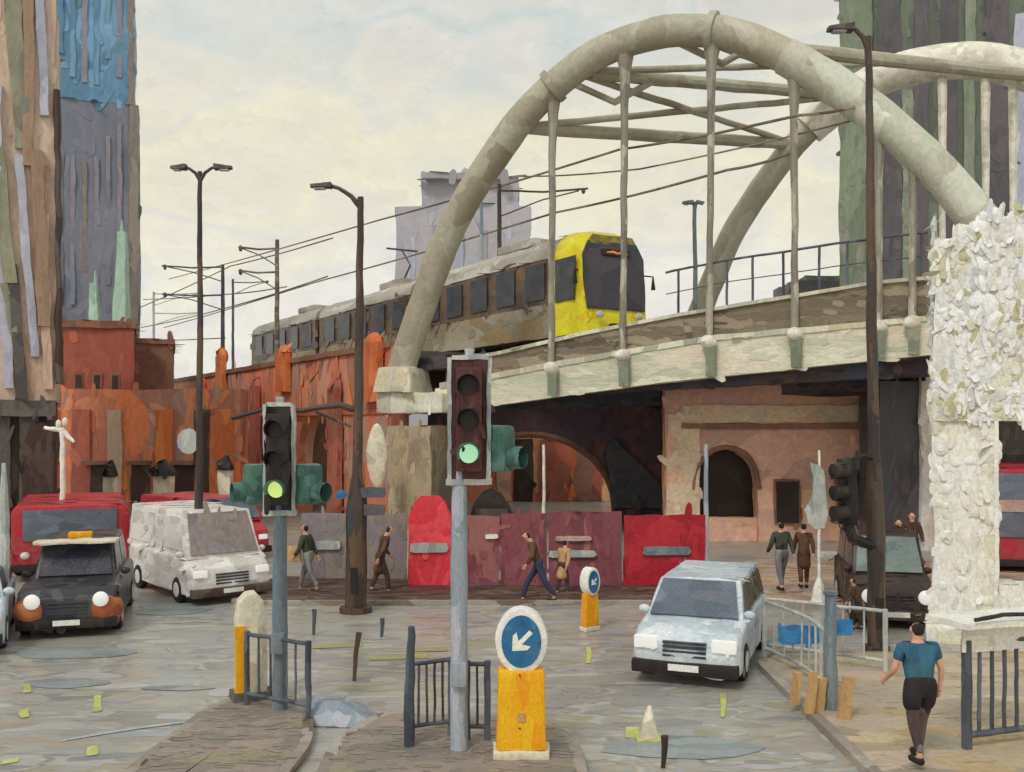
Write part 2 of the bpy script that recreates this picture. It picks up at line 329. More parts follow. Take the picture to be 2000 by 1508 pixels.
# ------------------------------------------------------------ ground
def sheet(name, poly, z0, z1, mat, label, wob=0):
    n = len(poly); cx = sum(p[0] for p in poly)/n; cy = sum(p[1] for p in poly)/n
    mb = MB(); mb.add([(p[0],p[1],z0) for p in poly]+[(p[0],p[1],z1) for p in poly]+[(cx,cy,z1)], [(i,(i+1)%n,n+(i+1)%n,n+i) for i in range(n)]+[(n+i,n+(i+1)%n,2*n) for i in range(n)])
    o = mb.build(name, mat); return tag(o, label, None, None, 'structure')
mb = MB(); mb.add([(-900,-40,0),(900,-40,0),(900,1400,0),(-900,1400,0)], [(0,1,2,3)])
road_vals = [0.0]
for i in range(3200):
    Y = 9*(5.5**random.random()); X = random.uniform(-.75,.75)*Y; big = random.random() < .25; l = Y*(.055 if big else .02)*random.uniform(.4,1.5); w = Y*(.009 if big else .005)*random.uniform(.5,2.2)*max(1, 14/Y*1.6); a = random.gauss(.05,.14)
    c, s_ = math.cos(a), math.sin(a); z = random.uniform(.0006,.0035)
    mb.add([(X+c*l*x-s_*w*y, Y+s_*l*x+c*w*y, z) for x, y in ((-1,-.3),(-.8,-.85),(.2,-1),(.85,-.7),(1.05,.1),(.7,.8),(-.1,1),(-.9,.75))], [tuple(range(8))]); road_vals.append(random.random())
road_o = mb.build('road', M['asphalt']); at_ = road_o.data.attributes.new('dab','FLOAT','FACE'); at_.data.foreach_set('value', road_vals)
tag(road_o, 'broad grey wet-looking road junction in front of the bridge', None, None, 'structure')
def rnd_poly(poly, r=.5, n=5):
    out = []; k = len(poly)
    for i in range(k):
        p = Vector(poly[i]).to_2d() if len(poly[i]) > 2 else Vector(poly[i]); a = Vector(poly[i-1]); b = Vector(poly[(i+1)%k])
        da = (a-p); db = (b-p); q = min(r, da.length*.45, db.length*.45)
        s = p+da.normalized()*q; e = p+db.normalized()*q
        for j in range(n+1):
            t = j/n; out.append(tuple((s*(1-t)+p*t)*(1-t)+(p*(1-t)+e*t)*t))
    return out
def pavement(name, poly, mat, label, r=.6, h=.12):
    pl = rnd_poly(poly, r)
    c = Vector((sum(p[0] for p in pl)/len(pl), sum(p[1] for p in pl)/len(pl)))
    sheet('kerb', pl, 0.002, h, M['kerb'], 'pale kerb stones edging the '+name.replace('_', ' '))
    inner = []
    n = len(pl)
    for i in range(n):
        a = Vector(pl[i-1]); p = Vector(pl[i]); b = Vector(pl[(i+1)%n]); t = (b-a).normalized()
        inner.append(tuple(p+Vector((-t.y, t.x))*.16))
    sheet(name, inner, h-.05, h+.004, mat, label)
pavement('pavement', [(4.5,3),(40,3),(40,18.7),(5.0,18.7),(4.5,18)], M['sand'], 'sandy pavement at the right where the walker goes', .5)
pavement('far_pavement', [(5.6,23.6),(60,23.6),(60,31),(5.6,31)], M['pink_paving'], 'pinkish pavement beneath the bridge at the right', .5)
pavement('brown_footway', [(-7,24.0),(5.2,24.0),(5.2,26.6),(-7,28)], M['brown_paving'], 'dark brown footway along the foot of the hoarding', .3)
pavement('centre_island', [(-2.3,7),(.95,7),(.95,13.4),(.5,14.6),(-2.0,14.9),(-2.5,13.5)], M['mauve_paving'], 'mauve grey traffic island under the pale signal pole', .5)
pavement('left_island', [(-5.0,7),(-2.9,10),(-2.75,13.4),(-3.1,15.3),(-3.7,16.0),(-4.35,15.9),(-4.75,15.0),(-4.9,12.5)], M['mauve_paving'], 'narrow mauve brown traffic island under the slate signal pole', .4)
# painted markings
marks = []
def mark(px, py, w, l, mat, ang=0, name='road_marking', lab=None):
    c = G(px, py); x, y = w/2, l/2; ang = ang-math.atan2(c.x, c.y); m = Matrix.Rotation(ang, 3, 'Z')
    pts = [c+m@Vector((a*x+random.uniform(-.02,.02), b*y, 0)) for a, b in ((-1,-1),(0,-1.06),(1,-.95),(1,0),(1,1),(-.1,1.05),(-1,.95),(-1.05,0))]
    mb = MB(); mb.add([(p.x,p.y,.014) for p in pts], [tuple(range(8))])
    o = mb.build(name, mat); tag(o, lab, 'road marking', 'painted marks on the road')
for a in [(190,1375,.12,.95,'yellow dash on the road below the copper-winged cab'),(52,1345,.12,.6,'upper short yellow dash at the lower left edge of the road'),(48,1395,.13,.45,'lower short yellow dash at the left edge of the road'),
          (180,1468,.15,.4,'yellow dash nearest the bottom left corner'),(20,1488,.2,.18,'yellow dab in the bottom left corner of the road'),
          (1150,1280,.1,1.3,'yellow dash just beyond the keep-left bollard'),(1412,1378,.09,1.3,'yellow line alongside the kerb of the sandy pavement'),(1236,1432,.17,.5,'yellow mark beside the small white cone'),(660,1262,1.0,.35,'worn yellow patch between the two signal poles'),
          (780,1285,1.1,.35,'worn yellow patch left of the pale signal pole'),(840,1270,.7,.3,'worn yellow patch behind the central guard railing')]:
    mark(a[0], a[1], a[2], a[3], M['oldyellow' if 'worn' in a[4] else 'yellowmark'], 0, 'road_marking', a[4])
c0, c1 = G(120,1450), G(430,1408)
mb = MB(); pp = []
for i in range(9):
    t = i/8; q = c0.lerp(c1, t); pp.append((q.x, q.y+.25*math.sin(t*3)*.5, .014))
mb.add([(x,y,z) for x,y,z in pp]+[(x,y+.11,z) for x,y,z in pp], [(i,i+1,i+10,i+9) for i in range(8)])
tag(mb.build('road_marking', M['whitemark']), 'long thin white line curving across the lower left road', 'road marking', 'painted marks on the road')
def puddle(px, py, w, l, lab):
    c = G(px, py); mb = MB(); n = 14
    mb.add([(c.x+w*.5*math.cos(2*PI*i/n)*random.uniform(.75,1.1), c.y+l*.5*math.sin(2*PI*i/n)*random.uniform(.75,1.1), .0115) for i in range(n)], [tuple(range(n))])
    tag(mb.build('puddle', M['bluemark']), lab, 'puddle', 'pale wet patches on the road')
for a in [(150,1275,2.4,1.1,'pale wet patch in front of the copper-winged cab'),(340,1190,2.0,1.6,'pale wet patch in front of the white van'),(130,1335,1.6,.7,'blue grey wet patch beyond the yellow dashes'),(350,1345,1.2,.35,'thin pale wet patch left of the cream bollard'),
          (640,1145,3.0,1.0,'pale wet band at the feet of the walker in green'),(1330,1460,2.4,1.0,'wide wet patch right of the keep-left bollard')]: puddle(*a)

# ------------------------------------------------------------ bridge
NA, NB = 36.29, .407          # near rib plane  Y = NA - NB*X
def NP(px, py, off=0):
    p = (px-1000)/F; Y = (NA+off)/(1+NB*p); return P(px, py, Y)
UD = Vector((1,-NB,0)).normalized(); WD = Vector((NB,1,0)).normalized()   # along, across (away)
def spline(pts, n=8):
    out = []; q = [pts[0]]+list(pts)+[pts[-1]]
    for i in range(1, len(q)-2):
        a,b,c,d = q[i-1:i+3]
        for j in range(n):
            t = j/n; out.append(.5*((2*b)+(c-a)*t+(2*a-5*b+4*c-d)*t*t+(3*b-a-3*c+d)*t**3))
    out.append(pts[-1]); return out
ribpx = [(778,745),(803,660),(838,560),(882,445),(965,305),(1048,200),(1150,115),(1260,70),(1390,60),(1500,92),(1600,148),(1700,216),(1800,302),(1890,400),(1970,500),(2060,640)]
ribpts = [NP(*q) for q in ribpx]
near = spline(ribpts, 6)
OFF = Vector((12.0, 5.3, .9))
bridge = thing('arch_bridge', 'pale steel bowstring arch tram bridge crossing above the street', 'bridge', (0, 36.3, 0))
def inv(p): return Vector(p)-Vector((0,36.3,0))
def bpart(mb, name, mat, parent=None, **k):
    mb.v = [inv(v) for v in mb.v] ; return mb.build(name, mat, parent or bridge, **k)
k2 = int(len(near)*.62)
mb = MB(); mb.tube(near[:k2+1], .55, 14); tag(bpart(mb, 'arch_rib', M['rib'], wob=.05, seg=.7), 'near arch rib, left and top length')
mb = MB(); mb.tube(near[k2:], .6, 14); tag(bpart(mb, 'arch_rib', M['riblit'], wob=.05, seg=.7), 'near arch rib, right length painted in a lit tone')
far = [p+OFF for p in near]
mb = MB(); mb.tube(far[:int(len(far)*.34)], .52, 14); tag(bpart(mb, 'arch_rib', M['rib'], wob=.05, seg=.7), 'far arch rib, rising length')
mb = MB(); mb.tube(far[int(len(far)*.34)-1:], .72, 14); tag(bpart(mb, 'arch_rib', M['anchor'], wob=.05, seg=.7), 'far arch rib, crown length painted as a highlight')  # white stands for the highlight along the far rib
# joints on the rib
for q in [near[int(len(near)*.36)], near[int(len(near)*.53)]]:
    i = near.index(q); t = (near[i+1]-near[i-1]).normalized()
    mb = MB(); mb.tube([q-t*.12, q+t*.12], .66, 14); bpart(mb, 'rib_collar', M['rib'])
def nearest(px):
    return min(near, key=lambda p: abs(1000+F*p.x/p.y-px))
# hangers
girder_top = [(760,775),(980,735),(1230,690),(1385,665),(1560,650),(1780,628),(2050,610)]
girder_bot = [(760,812),(980,790),(1230,755),(1385,738),(1560,720),(1800,694),(2050,672)]
par_top = [(760,735),(900,705),(1080,664),(1280,622),(1560,577),(1700,553),(1810,543),(2050,520)]
def interp(tab, x):
    for (a,b),(c,d) in zip(tab, tab[1:]):
        if x <= c: return b+(d-b)*(x-a)/(c-a)
    return tab[-1][1]
for px in (1076,1216,1385,1552,1716,1782):
    top = nearest(px); bot = NP(px, interp(girder_top, px)-5)
    mb = MB(); n = 10
    mb.tube([bot.lerp(top, i/n) for i in range(n+1)], [.13,.13,.12,.11,.12,.12,.13,.13,.14,.2,.4], 8)
    bpart(mb, 'hanger', M['hanger'], wob=.035, seg=.5)
    q = NP(px, interp(girder_top, px)+2, -.25); mb = MB(); mb.ball(q, (.3,.22,.24), 9, 6)
    bpart(mb, 'anchor', M['anchor'], wob=.05, seg=.2)
    a = NP(px+3, interp(girder_top, px)+12, -.28); b = NP(px+3, interp(girder_bot, px)-3, -.28)
    mb = MB(); mb.box((a+b)/2, (.34,.18,abs(a.z-b.z)), -math.atan(NB)); bpart(mb, 'stiffener', M['greensteel'], wob=.03, seg=.3)
# far hangers
for px in (1850, 1930, 1975):
    fpt = min(far, key=lambda p: abs(1000+F*p.x/p.y-px)); mb = MB(); b = Vector((fpt.x, fpt.y, 8.2)); mb.tube([b, b.lerp(fpt,.5), fpt], [.12,.13,.2], 8)
    bpart(mb, 'hanger', M['anchor'], wob=.03, seg=.5)
# cross tubes and diagonals between the ribs
n_ = len(near)
def brace(i, j, r, name='cross_tube', m='rib'):
    a = near[i]; b = far[j]; mb = MB(); mb.tube([a.lerp(b, k/8) for k in range(9)], r, 10); bpart(mb, name, M[m], wob=.03, seg=.5)
def ri(px): return near.index(nearest(px))
I = [ri(1010), ri(1120), ri(1330), ri(1500)]
for i in (I[0], I[1], I[3]): brace(i, i, .24)
brace(I[0], I[1], .13, 'diagonal_brace'); brace(I[1], I[0], .13, 'diagonal_brace')
brace(I[1], I[2], .13, 'diagonal_brace'); brace(I[2], I[1], .13, 'diagonal_brace'); 
# curved gussets at the crown
for i, px in ((I[1],1170),(I[2],1420)):
    a = near[i]; b = far[i]; c = a.lerp(b,.28); mid = a.lerp(c,.5)-Vector((0,0,1.0))
    mb = MB(); mb.tube([a-Vector((0,0,.4)), mid, c], .13, 8); bpart(mb, 'gusset_tube', M['rib'])
# girders: strips following the climbing deck
def strip(name, mat, t0, t1, off0, off1, x0=760, x1=2050, n=24, wob=.03, only=None, shift=Vector((0,0,0)), seg=.6):
    vs = []
    for i in range(n+1):
        px = x0+(x1-x0)*i/n
        a = NP(px, interp(t1, px)); b = NP(px, interp(t0, px))
        for p, o in ((a, off0),(a, off1),(b, off1),(b, off0)): vs.append(p+WD*o+shift)
    fs = []
    for i in range(n):
        for j in range(4): fs.append((i*4+j, i*4+(j+1)%4, i*4+4+(j+1)%4, i*4+4+j))
    fs += [(0,1,2,3), (n*4+3,n*4+2,n*4+1,n*4)]
    mb = MB(); mb.add(vs, fs); return bpart(mb, name, mat, wob=wob, seg=seg)
strip('edge_girder', M['girder'], girder_top, girder_bot, 0, .5, x0=850)
mid1 = [(x, y-1) for x, y in girder_top]
strip('parapet', M['parapet'], par_top, mid1, .12, .42, x0=880)
lip = [(x, y+7) for x, y in par_top]
strip('parapet_cap', M['cap'], par_top, lip, .02, .5, x0=880, shift=Vector((0,0,.07)))
lip2 = [(x, y-9) for x, y in girder_top]
strip('girder_flange', M['cap'], lip2, [(x, y+2) for x, y in girder_top], -.06, .1, x0=860)
# deck slab and dark lower beams
def dz(px): return NP(px, interp(par_top, px)).z-.7
A = NP(800, 700); B = NP(2050, 600)
def deckquad(z_top_a, z_top_b, th, o0, o1, name, mat, x0=800, x1=2050, skew=.6, **k):
    a = NP(x0, 700); b = NP(x1, 600); a.z = b.z = 0
    p = [a+WD*o0, b+WD*o0, b+WD*o1+UD*12*skew, a+WD*o1+UD*12*skew]
    zs = [z_top_a, z_top_b, z_top_b, z_top_a]
    mb = MB(); mb.hexa([Vector((q.x,q.y,z-th)) for q, z in zip(p, zs)]+[Vector((q.x,q.y,z)) for q, z in zip(p, zs)])
    return bpart(mb, name, mat, **k)
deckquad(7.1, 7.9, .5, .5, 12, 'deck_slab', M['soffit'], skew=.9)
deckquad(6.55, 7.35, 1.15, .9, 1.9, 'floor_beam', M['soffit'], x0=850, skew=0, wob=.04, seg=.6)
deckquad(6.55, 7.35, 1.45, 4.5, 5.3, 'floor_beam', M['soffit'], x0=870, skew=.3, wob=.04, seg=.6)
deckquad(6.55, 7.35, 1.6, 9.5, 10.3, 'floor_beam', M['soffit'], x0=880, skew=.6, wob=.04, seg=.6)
# far edge parapet seen under the tram
# springing block and pier
sp = NP(792, 760)
mb = MB(); mb.box(sp+Vector((-.1,.2,.35)), (1.7,2.0,1.0), -math.atan(NB), .8); bpart(mb, 'springing_block', M['cap'], wob=.06, seg=.3, bev=.08)
mb = MB(); mb.box(sp+Vector((.6,.3,-.55)), (2.9,2.2,.75), -math.atan(NB)); bpart(mb, 'bearing_shelf', M['cap'], wob=.07, seg=.3, bev=.06)
mb = MB(); mb.box((sp.x+.55, sp.y+.5, 2.2), (1.9,2.0,4.4), -math.atan(NB)); bpart(mb, 'pier', M['pier'], wob=.05, seg=.4, bev=.05)
mb = MB(); q = P(736,890,36.2); mb.ball(q, (.38,.16,1.2), 10, 8); bpart(mb, 'pier_lantern', M['cream'], wob=.03, seg=.2)
# railing on the near edge
tops = [(1300,533),(1420,508),(1530,492),(1655,472),(1830,452)]
pr = [NP(px, interp(tops, px), .25) for px in range(1300, 1840, 30)]
rail = thing('bridge_railing', 'thin dark railing standing on the bridge parapet at the right', 'railing', pr[0])
ri0 = pr[0].copy()
mb = MB(); mb.tube([p-ri0 for p in pr], .045, 6); mb.build('top_rail', M['darkslate'], rail, wob=.03, seg=.5)
mb = MB(); mb.tube([p-ri0-Vector((0,0,.75)) for p in pr], .02, 6); mb.build('mid_rail', M['darkslate'], rail, wob=.02, seg=.5)
for px in (1325,1420,1470,1530,1600,1655,1740,1800):
    t = NP(px, interp(tops, px), .25); b = NP(px, interp(par_top, px), .25); mb = MB(); mb.tube([b-ri0, t-ri0], .045, 6); mb.build('rail_post', M['darkslate'], rail, wob=.02, seg=.3)

# ------------------------------------------------------------ viaduct behind (brick), track bed
TD = Vector((.518,-.856,0)).normalized(); TW = Vector((.856,.518,0)).normalized()   # tram forward, tram right(away)
v0 = Vector((-4.9,39.6,0)); vdir = -TD; VL = 64
via = thing('brick_viaduct', 'orange brick railway viaduct carrying the tram off to the left', 'viaduct', v0, math.atan2(vdir.y, vdir.x))
# local x along viaduct (away), local y to the left-front is +y? compute: outer face at y=0, body to y=-9 (towards right/back)
arches = [(9,2.6),(18,2.6),(27,2.6),(36,2.6),(45,2.6),(54,2.6)]
poly = [(0,0)]
for cx, hw in arches:
    poly += [(cx-hw,0)]+[(cx-hw*math.cos(t), 2.6+hw*math.sin(t)) for t in [PI*i/10 for i in range(11)]]+[(cx+hw,0)]
poly += [(VL,0),(VL,7.6),(0,7.6)]
mb = MB(); mb.prism(poly, (0,0,0), (1,0,0), (0,0,1), (0,-.8,0)); mb.build('arcade_wall', M['brick'], via, wob=.05, seg=1.2)
mb = MB(); mb.b2((30,-1.4,0),(VL,-9.5,6.9)); mb.build('core', M['brickbrown'], via)
mb = MB(); mb.b2((0,.12,7.602),(VL,-.95,7.85)); mb.build('coping', M['brickbrown'], via, wob=.03, seg=.8)
mb = MB(); mb.b2((0,-1,6.95),(VL,-9.6,7.5)); mb.build('track_bed', M['dkgrey'], via)
mb = MB(); mb.b2((0,.1,4.9),(VL,-.05,5.15)); mb.build('string_course', M['brickred'], via, wob=.04, seg=.8)
def vx(px):   # local distance along viaduct for a picture column
    p = (px-1000)/F; # X = v0.x+vdir.x*t, Y = v0.y+vdir.y*t ; X/Y = p
    return (p*v0.y-v0.x)/(vdir.x-p*vdir.y)
for px, top in ((735,658),(662,745),(560,680),(505,745),(438,686),(400,742)):
    t = vx(px); Y = v0.y+vdir.y*t; z = ZA(top, Y); w = 1.1 if top < 700 else .8
    zb_ = {735:ZA(785,Y),560:ZA(765,Y)}.get(px, 0); mb = MB(); mb.b2((t-w/2*1.6,.1,zb_),(t+w/2*1.6,.35,z-.3)); mb.ball((t,.1,z-.35), (w*.75,.3,.55), 8, 6)
    mb.build('brick_pilaster', M['brickorange'] if top < 700 else M['brickred'], via, wob=.05, seg=.6)

def pivot(t, lx_, deg):   # turn a thing about its front corner at local x
    c = t.location+Vector((lx_,0,0)); a = R(deg); t.rotation_euler.z = a
    t.location = c-Matrix.Rotation(a,3,'Z')@Vector((lx_,0,0))
# parked brick range left of the bridge (red brick building)
def building(name, label, px0, px1, Y, ytop, depth, mat, cat='building', zb=0, wob=.08, group=None):
    x0, x1 = XA(px0, Y), XA(px1, Y); zt = ZA(ytop, Y)
    b = thing(name, label, cat, ((x0+x1)/2, Y, 0), 0, group)
    w = x1-x0
    mb = MB(); mb.b2((-w/2,0,zb),(w/2,depth,zt)); mb.build('wall', mat, b, wob=wob, seg=max(1.0, wob*10))
    b['w'] = w; return b, w, zt
b, w, zt = building('brick_building', 'square red brick building below the tall grey violet tower', 102, 262, 50, 642, 8, M['brickred']); pivot(b, w/2, 21)
mb = MB(); mb.b2((-w/2-.15,-.12,zt-.02),(w/2+.1,8.1,zt+.35)); mb.build('parapet', M['brickbrown'], b, wob=.06, seg=.6)
for i in range(4):
    for j in range(2):
        x = -w/2+.75+i*.85; mb = MB(); mb.b2((x-.22,-.06,2.6+j*2.9),(x+.22,.03,4.2+j*2.9)); f = mb.build('window', M['brickbrown'], b, wob=.03, seg=.3)
        mb = MB(); mb.b2((x-.14,-.09,2.75+j*2.9),(x+.14,-.05,4.05+j*2.9)); mb.build('pane', M['dkbrown'], f)
b, w, zt = building('brick_building', 'lower brown brick annexe right of the square red brick building', 256, 338, 52, 672, 8, M['brickbrown']); pivot(b, w/2, 19)
mb = MB(); mb.b2((-w/2,-.1,zt-.02),(w/2+.1,8,zt+.25)); mb.build('parapet', M['brickbrown'], b, wob=.05, seg=.6)
for x in (-.5,.55):
    mb = MB(); mb.b2((x-.3,-.06,4.2),(x+.3,.03,6.2)); f = mb.build('window', M['brickred'], b, wob=.03, seg=.3)
    mb = MB(); mb.b2((x-.2,-.09,4.35),(x+.2,-.05,6.05)); mb.build('pane', M['dkbrown'], f)
# low shops in front: orange and brown fronts
b, w, zt = building('shop_row', 'low row of orange brick shopfronts under the viaduct at left', 120, 470, 47, 760, 1.4, M['brick'], 'shops', wob=.05)
for i, (px, ww, m) in enumerate(((160,.9,'brickred'),(225,.7,'peach'),(322,.8,'brickorange'),(395,.7,'dkbrown'),(440,.9,'brickorange'))):
    x = XA(px,47)-(XA(120,47)+XA(470,47))/2; mb = MB(); mb.b2((x-ww/2,-.12,.1),(x+ww/2,-.02,ZA(800,47))); mb.build('shop_bay', M[m], b, wob=.06, seg=.4)
for px in (190, 275, 360):
    x = XA(px,47)-(XA(120,47)+XA(470,47))/2; mb = MB(); mb.b2((x-.45,-.07,.1),(x+.45,-.02,2.5)); f = mb.build('shop_window', M['dkbrown'], b, wob=.05, seg=.3)
    mb = MB(); mb.b2((x-.55,-.5,2.52),(x+.55,-.02,2.7)); mb.build('awning', M['brickbrown'], f, wob=.04, seg=.3)

# tall violet tower
Y = 62; x0, x1 = XA(114,Y), XA(270,Y); cx = (x0+x1)/2; w = x1-x0
t = thing('tower_block', 'tall grey violet tower with a blue glass top at upper left', 'tower', (cx, Y, 0))
zm = ZA(208, Y); pivot(t, w/2, 20)
mb = MB(); mb.b2((-w/2,0,0),(w/2,7,zm)); mb.build('wall', M['tower'], t, wob=.12, seg=1.5)
mb = MB(); mb.b2((-w/2+.05,-.1,zm+.01),(w/2-.25,6.8,ZA(-140,Y))); mb.build('glazed_crown', M['towerblue'], t, wob=.15, seg=1.2)
mb = MB(); mb.b2((w/2-.55,-.15,6),(w/2+.02,.0,zm)); mb.build('corner_trim', M['towertrim'], t, wob=.08, seg=.8)
mb = MB(); mb.b2((w/2-.6,-.2,zm),(w/2-.24,-.08,ZA(-140,Y))); mb.build('corner_trim', M['towertrim'], t, wob=.08, seg=.8)
for i in range(6):
    x = -w/2+.6+i*.68; mb = MB(); mb.b2((x-.13,-.06,12+random.uniform(-1.5,2)),(x+.13,-.01,zm-random.uniform(1,4))); mb.build('window_strip', M[['tower','strip','towertrim','strip','tower','strip'][i]], t, wob=.07, seg=.5)
    mb = MB(); mb.b2((x-.16,-.19,zm+1+random.uniform(0,2)),(x+.16,-.11,zm+8+random.uniform(-1,4))); mb.build('window_strip', M[['towerblue','towerblue','strip'][i%3]], t, wob=.08, seg=.5)
# slender mint pinnacles
for px, top, hw, lab in ((238,455,24,'tall pale mint glass pinnacle in front of the violet tower'),(186,555,22,'short pale mint glass pinnacle left of the tall one')):
    Y = 58; x = XA(px,Y); z = ZA(top,Y); h = hw/F*Y
    s = thing('glass_pinnacle', lab, 'building', (x,Y,0)); mb = MB(); mb.hexa([(-h,-h,0),(h,-h,0),(h,h,0),(-h,h,0),(-h*.3,-h*.3,z),(h*.3,-h*.3,z),(h*.3,h*.3,z),(-h*.3,h*.3,z)])
    mb.build('shaft', M['mint'], s, wob=.1, seg=.8); mb = MB(); mb.tube([(0,0,z-.1),(0,0,z+.8)],[.12,.03],6); mb.build('finial', M['mint'], s)
# street level left building
Y = 33; xr = XA(108,Y); xl = XA(-160,Y)
t = thing('stone_building', 'peach and olive stone building with vertical strips at the far left edge', 'building', ((xl+xr)/2, Y, 0)); w = xr-xl; pivot(t, w/2, 24)
zb = ZA(782,Y); zt = ZA(-60,Y)
mb = MB(); mb.b2((-w/2,0,zb),(w/2,10,zt)); mb.build('wall', M['peach'], t, wob=.08, seg=.8)
mb = MB(); mb.b2((-w/2,.3,0),(w/2-.1,9,zb-.02)); mb.build('ground_floor', M['dkbrown'], t, wob=.05, seg=.6)
mb = MB(); mb.b2((-w/2,-.15,zb-.55),(w/2,.2,zb)); mb.build('fascia', M['dkgrey'], t, wob=.05, seg=.5)
def lx(px): return XA(px,Y)-(xl+xr)/2
for pa, pb, y0, y1, hw, m in ((28,55,-60,300,.26,'olive'),(8,30,300,560,.2,'olive'),(78,90,-60,230,.13,'lilac'),(45,72,310,700,.13,'lilac'),(62,60,-60,330,.16,'brownstone'),(75,90,300,640,.2,'brownstone'),
        (3,30,420,760,.15,'lilac'),(33,50,520,780,.17,'dkgrey'),(88,96,420,760,.14,'peach'),(8,5,180,400,.14,'lilac'),(20,45,560,690,.12,'olive')):
    mb = MB(); a = lx(pa); c = lx(pb); z0 = ZA(y1,Y); z1 = ZA(y0,Y); d = random.uniform(.1,.22)
    mb.hexa([(c-hw,-d,z0),(c+hw,-d,z0),(c+hw,.02,z0),(c-hw,.02,z0),(a-hw,-d,z1),(a+hw,-d,z1),(a+hw,.02,z1),(a-hw,.02,z1)])
    mb.build('facade_strip', M[m], t, wob=.06, seg=.4)
mb = MB(); mb.tube([(w/2+.12,-.1,zb+.6),(w/2+.1,-.1,zb+5),(w/2+.08,-.1,zb+10.5)], [.13,.1,.12], 8); mb.build('edge_tube', M['dkbrown'], t, wob=.08, seg=.4)  # thin dark brown tube along the right edge
for px in (12, 62):
    mb = MB(); mb.b2((lx(px)-.3,.05,0),(lx(px)+.3,.32,zb-.56)); mb.build('shop_pier', M['dkgrey'], t, wob=.05, seg=.4)
mb = MB(); mb.b2((lx(82)-.55,-.05,0.3),(lx(82)+.35,.28,ZA(825,Y))); mb.build('shop_window', M['dkbrown'], t, wob=.04, seg=.4)

# lavender block far behind the tram
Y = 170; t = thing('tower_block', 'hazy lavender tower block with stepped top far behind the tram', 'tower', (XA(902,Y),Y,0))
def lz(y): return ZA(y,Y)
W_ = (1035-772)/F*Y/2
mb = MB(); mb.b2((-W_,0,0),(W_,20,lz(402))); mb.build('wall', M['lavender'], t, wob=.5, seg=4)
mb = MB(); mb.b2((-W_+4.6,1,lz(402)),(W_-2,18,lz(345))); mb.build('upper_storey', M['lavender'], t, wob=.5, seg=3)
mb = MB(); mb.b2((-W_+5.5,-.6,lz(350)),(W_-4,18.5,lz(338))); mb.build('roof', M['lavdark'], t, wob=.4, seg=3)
for i in range(5):
    x = -W_+3+i*4.2; mb = MB(); mb.b2((x-.6,-.3,lz(590)),(x+.6,.1,lz(430+random.randint(0,40)))); mb.build('window_strip', M['lavdark'] if i%2 else M['lilac'], t, wob=.25, seg=2)
# green and mauve tower at right
Y = 75; t = thing('tower_block', 'dark green and mauve striped tower at upper right behind the arches', 'tower', (XA(1830,Y),Y,0))
x0 = XA(1648,Y)-XA(1830,Y); x1 = XA(2190,Y)-XA(1830,Y); zt = ZA(-100,Y); pivot(t, x0, -18)
mb = MB(); mb.b2((x0,0,0),(x1,14,zt)); mb.build('wall', M['gtower'], t, wob=.12, seg=1.8)
def tx(px): return XA(px,Y)-XA(1830,Y)
for pa, pb, y0, y1, m in ((1640,1700,-90,560,'gtowerpale'),(1712,1752,-90,560,'mtower'),(1775,1800,-90,560,'mtower'),(1822,1850,-90,520,'mtower'),(1862,1880,-90,560,'gtowerpale'),(1900,1938,-90,560,'mtower'),(1948,1975,60,470,'lilac'),(1990,2040,-90,560,'mtower'),(1754,1774,180,560,'greensteel')):
    mb = MB(); mb.b2((tx(pa),-.35 if m == 'gtowerpale' else -.18,ZA(y1,Y)),(tx(pb),.05,ZA(y0,Y)-.3)); mb.build('facade_bay', M[m], t, wob=.14, seg=1)
# low dark roofline beyond deck
Y = 80; mb = MB(); t = thing('low_block', 'low dark roofline just above the bridge deck beside the green tower', 'building', (XA(1610,Y),Y,0))
mb.b2((-2.6,0,0),(3,6,ZA(548,Y))); mb.build('wall', M['mtower'], t, wob=.15, seg=.8); mb = MB(); mb.b2((-1.2,1,ZA(548,Y)),(3,5,ZA(536,Y))); mb.build('roof', M['gtower'], t, wob=.1, seg=.8)

# walls under the bridge
def arch_poly(w, h, arcs):
    poly = [(-w/2,0)]
    for cx, hw, sz, rise in arcs:
        poly += [(cx-hw,0)]+[(cx-hw*math.cos(PI*i/14), sz+rise*math.sin(PI*i/14)) for i in range(15)]+[(cx+hw,0)]
    return poly+[(w/2,0),(w/2,h),(-w/2,h)]
Y = 44; x0, x1 = XA(835,Y), XA(1318,Y); cx = (x0+x1)/2; wd = x1-x0
t = thing('arched_abutment', 'shaded brick abutment under the deck pierced by one broad arch', 'abutment', (cx,Y,0))
ax = XA(1032,Y)-cx
mb = MB(); mb.prism(arch_poly(wd, 7.0, [(ax, XA(1200,Y)-XA(1032,Y), .7, 3.3)]), (0,0,0), (1,0,0), (0,0,1), (0,1.4,0)); mb.build('wall', M['shadebrick'], t, wob=.06, seg=.7)
hw = XA(1200,Y)-XA(1032,Y)
ring = [(ax-(hw)*math.cos(PI*i/18), -.06, .7+3.3*math.sin(PI*i/18)) for i in range(19)]
mb = MB(); mb.tube(ring, .17, 6); mb.build('arch_ring', M['brickbrown'], t, wob=.05, seg=.3)
# spandrel slope, blue grey
mb = MB(); mb.prism([(0,0),(2.6,0),(2.6,.6),(0,3.2),(-.35,2.6)], (hw+ax-.1,-.35,.7), (1,0,0), (0,0,1), (0,.3,0)); mb.build('buttress', M['bluegrey'], t, wob=.07, seg=.5)
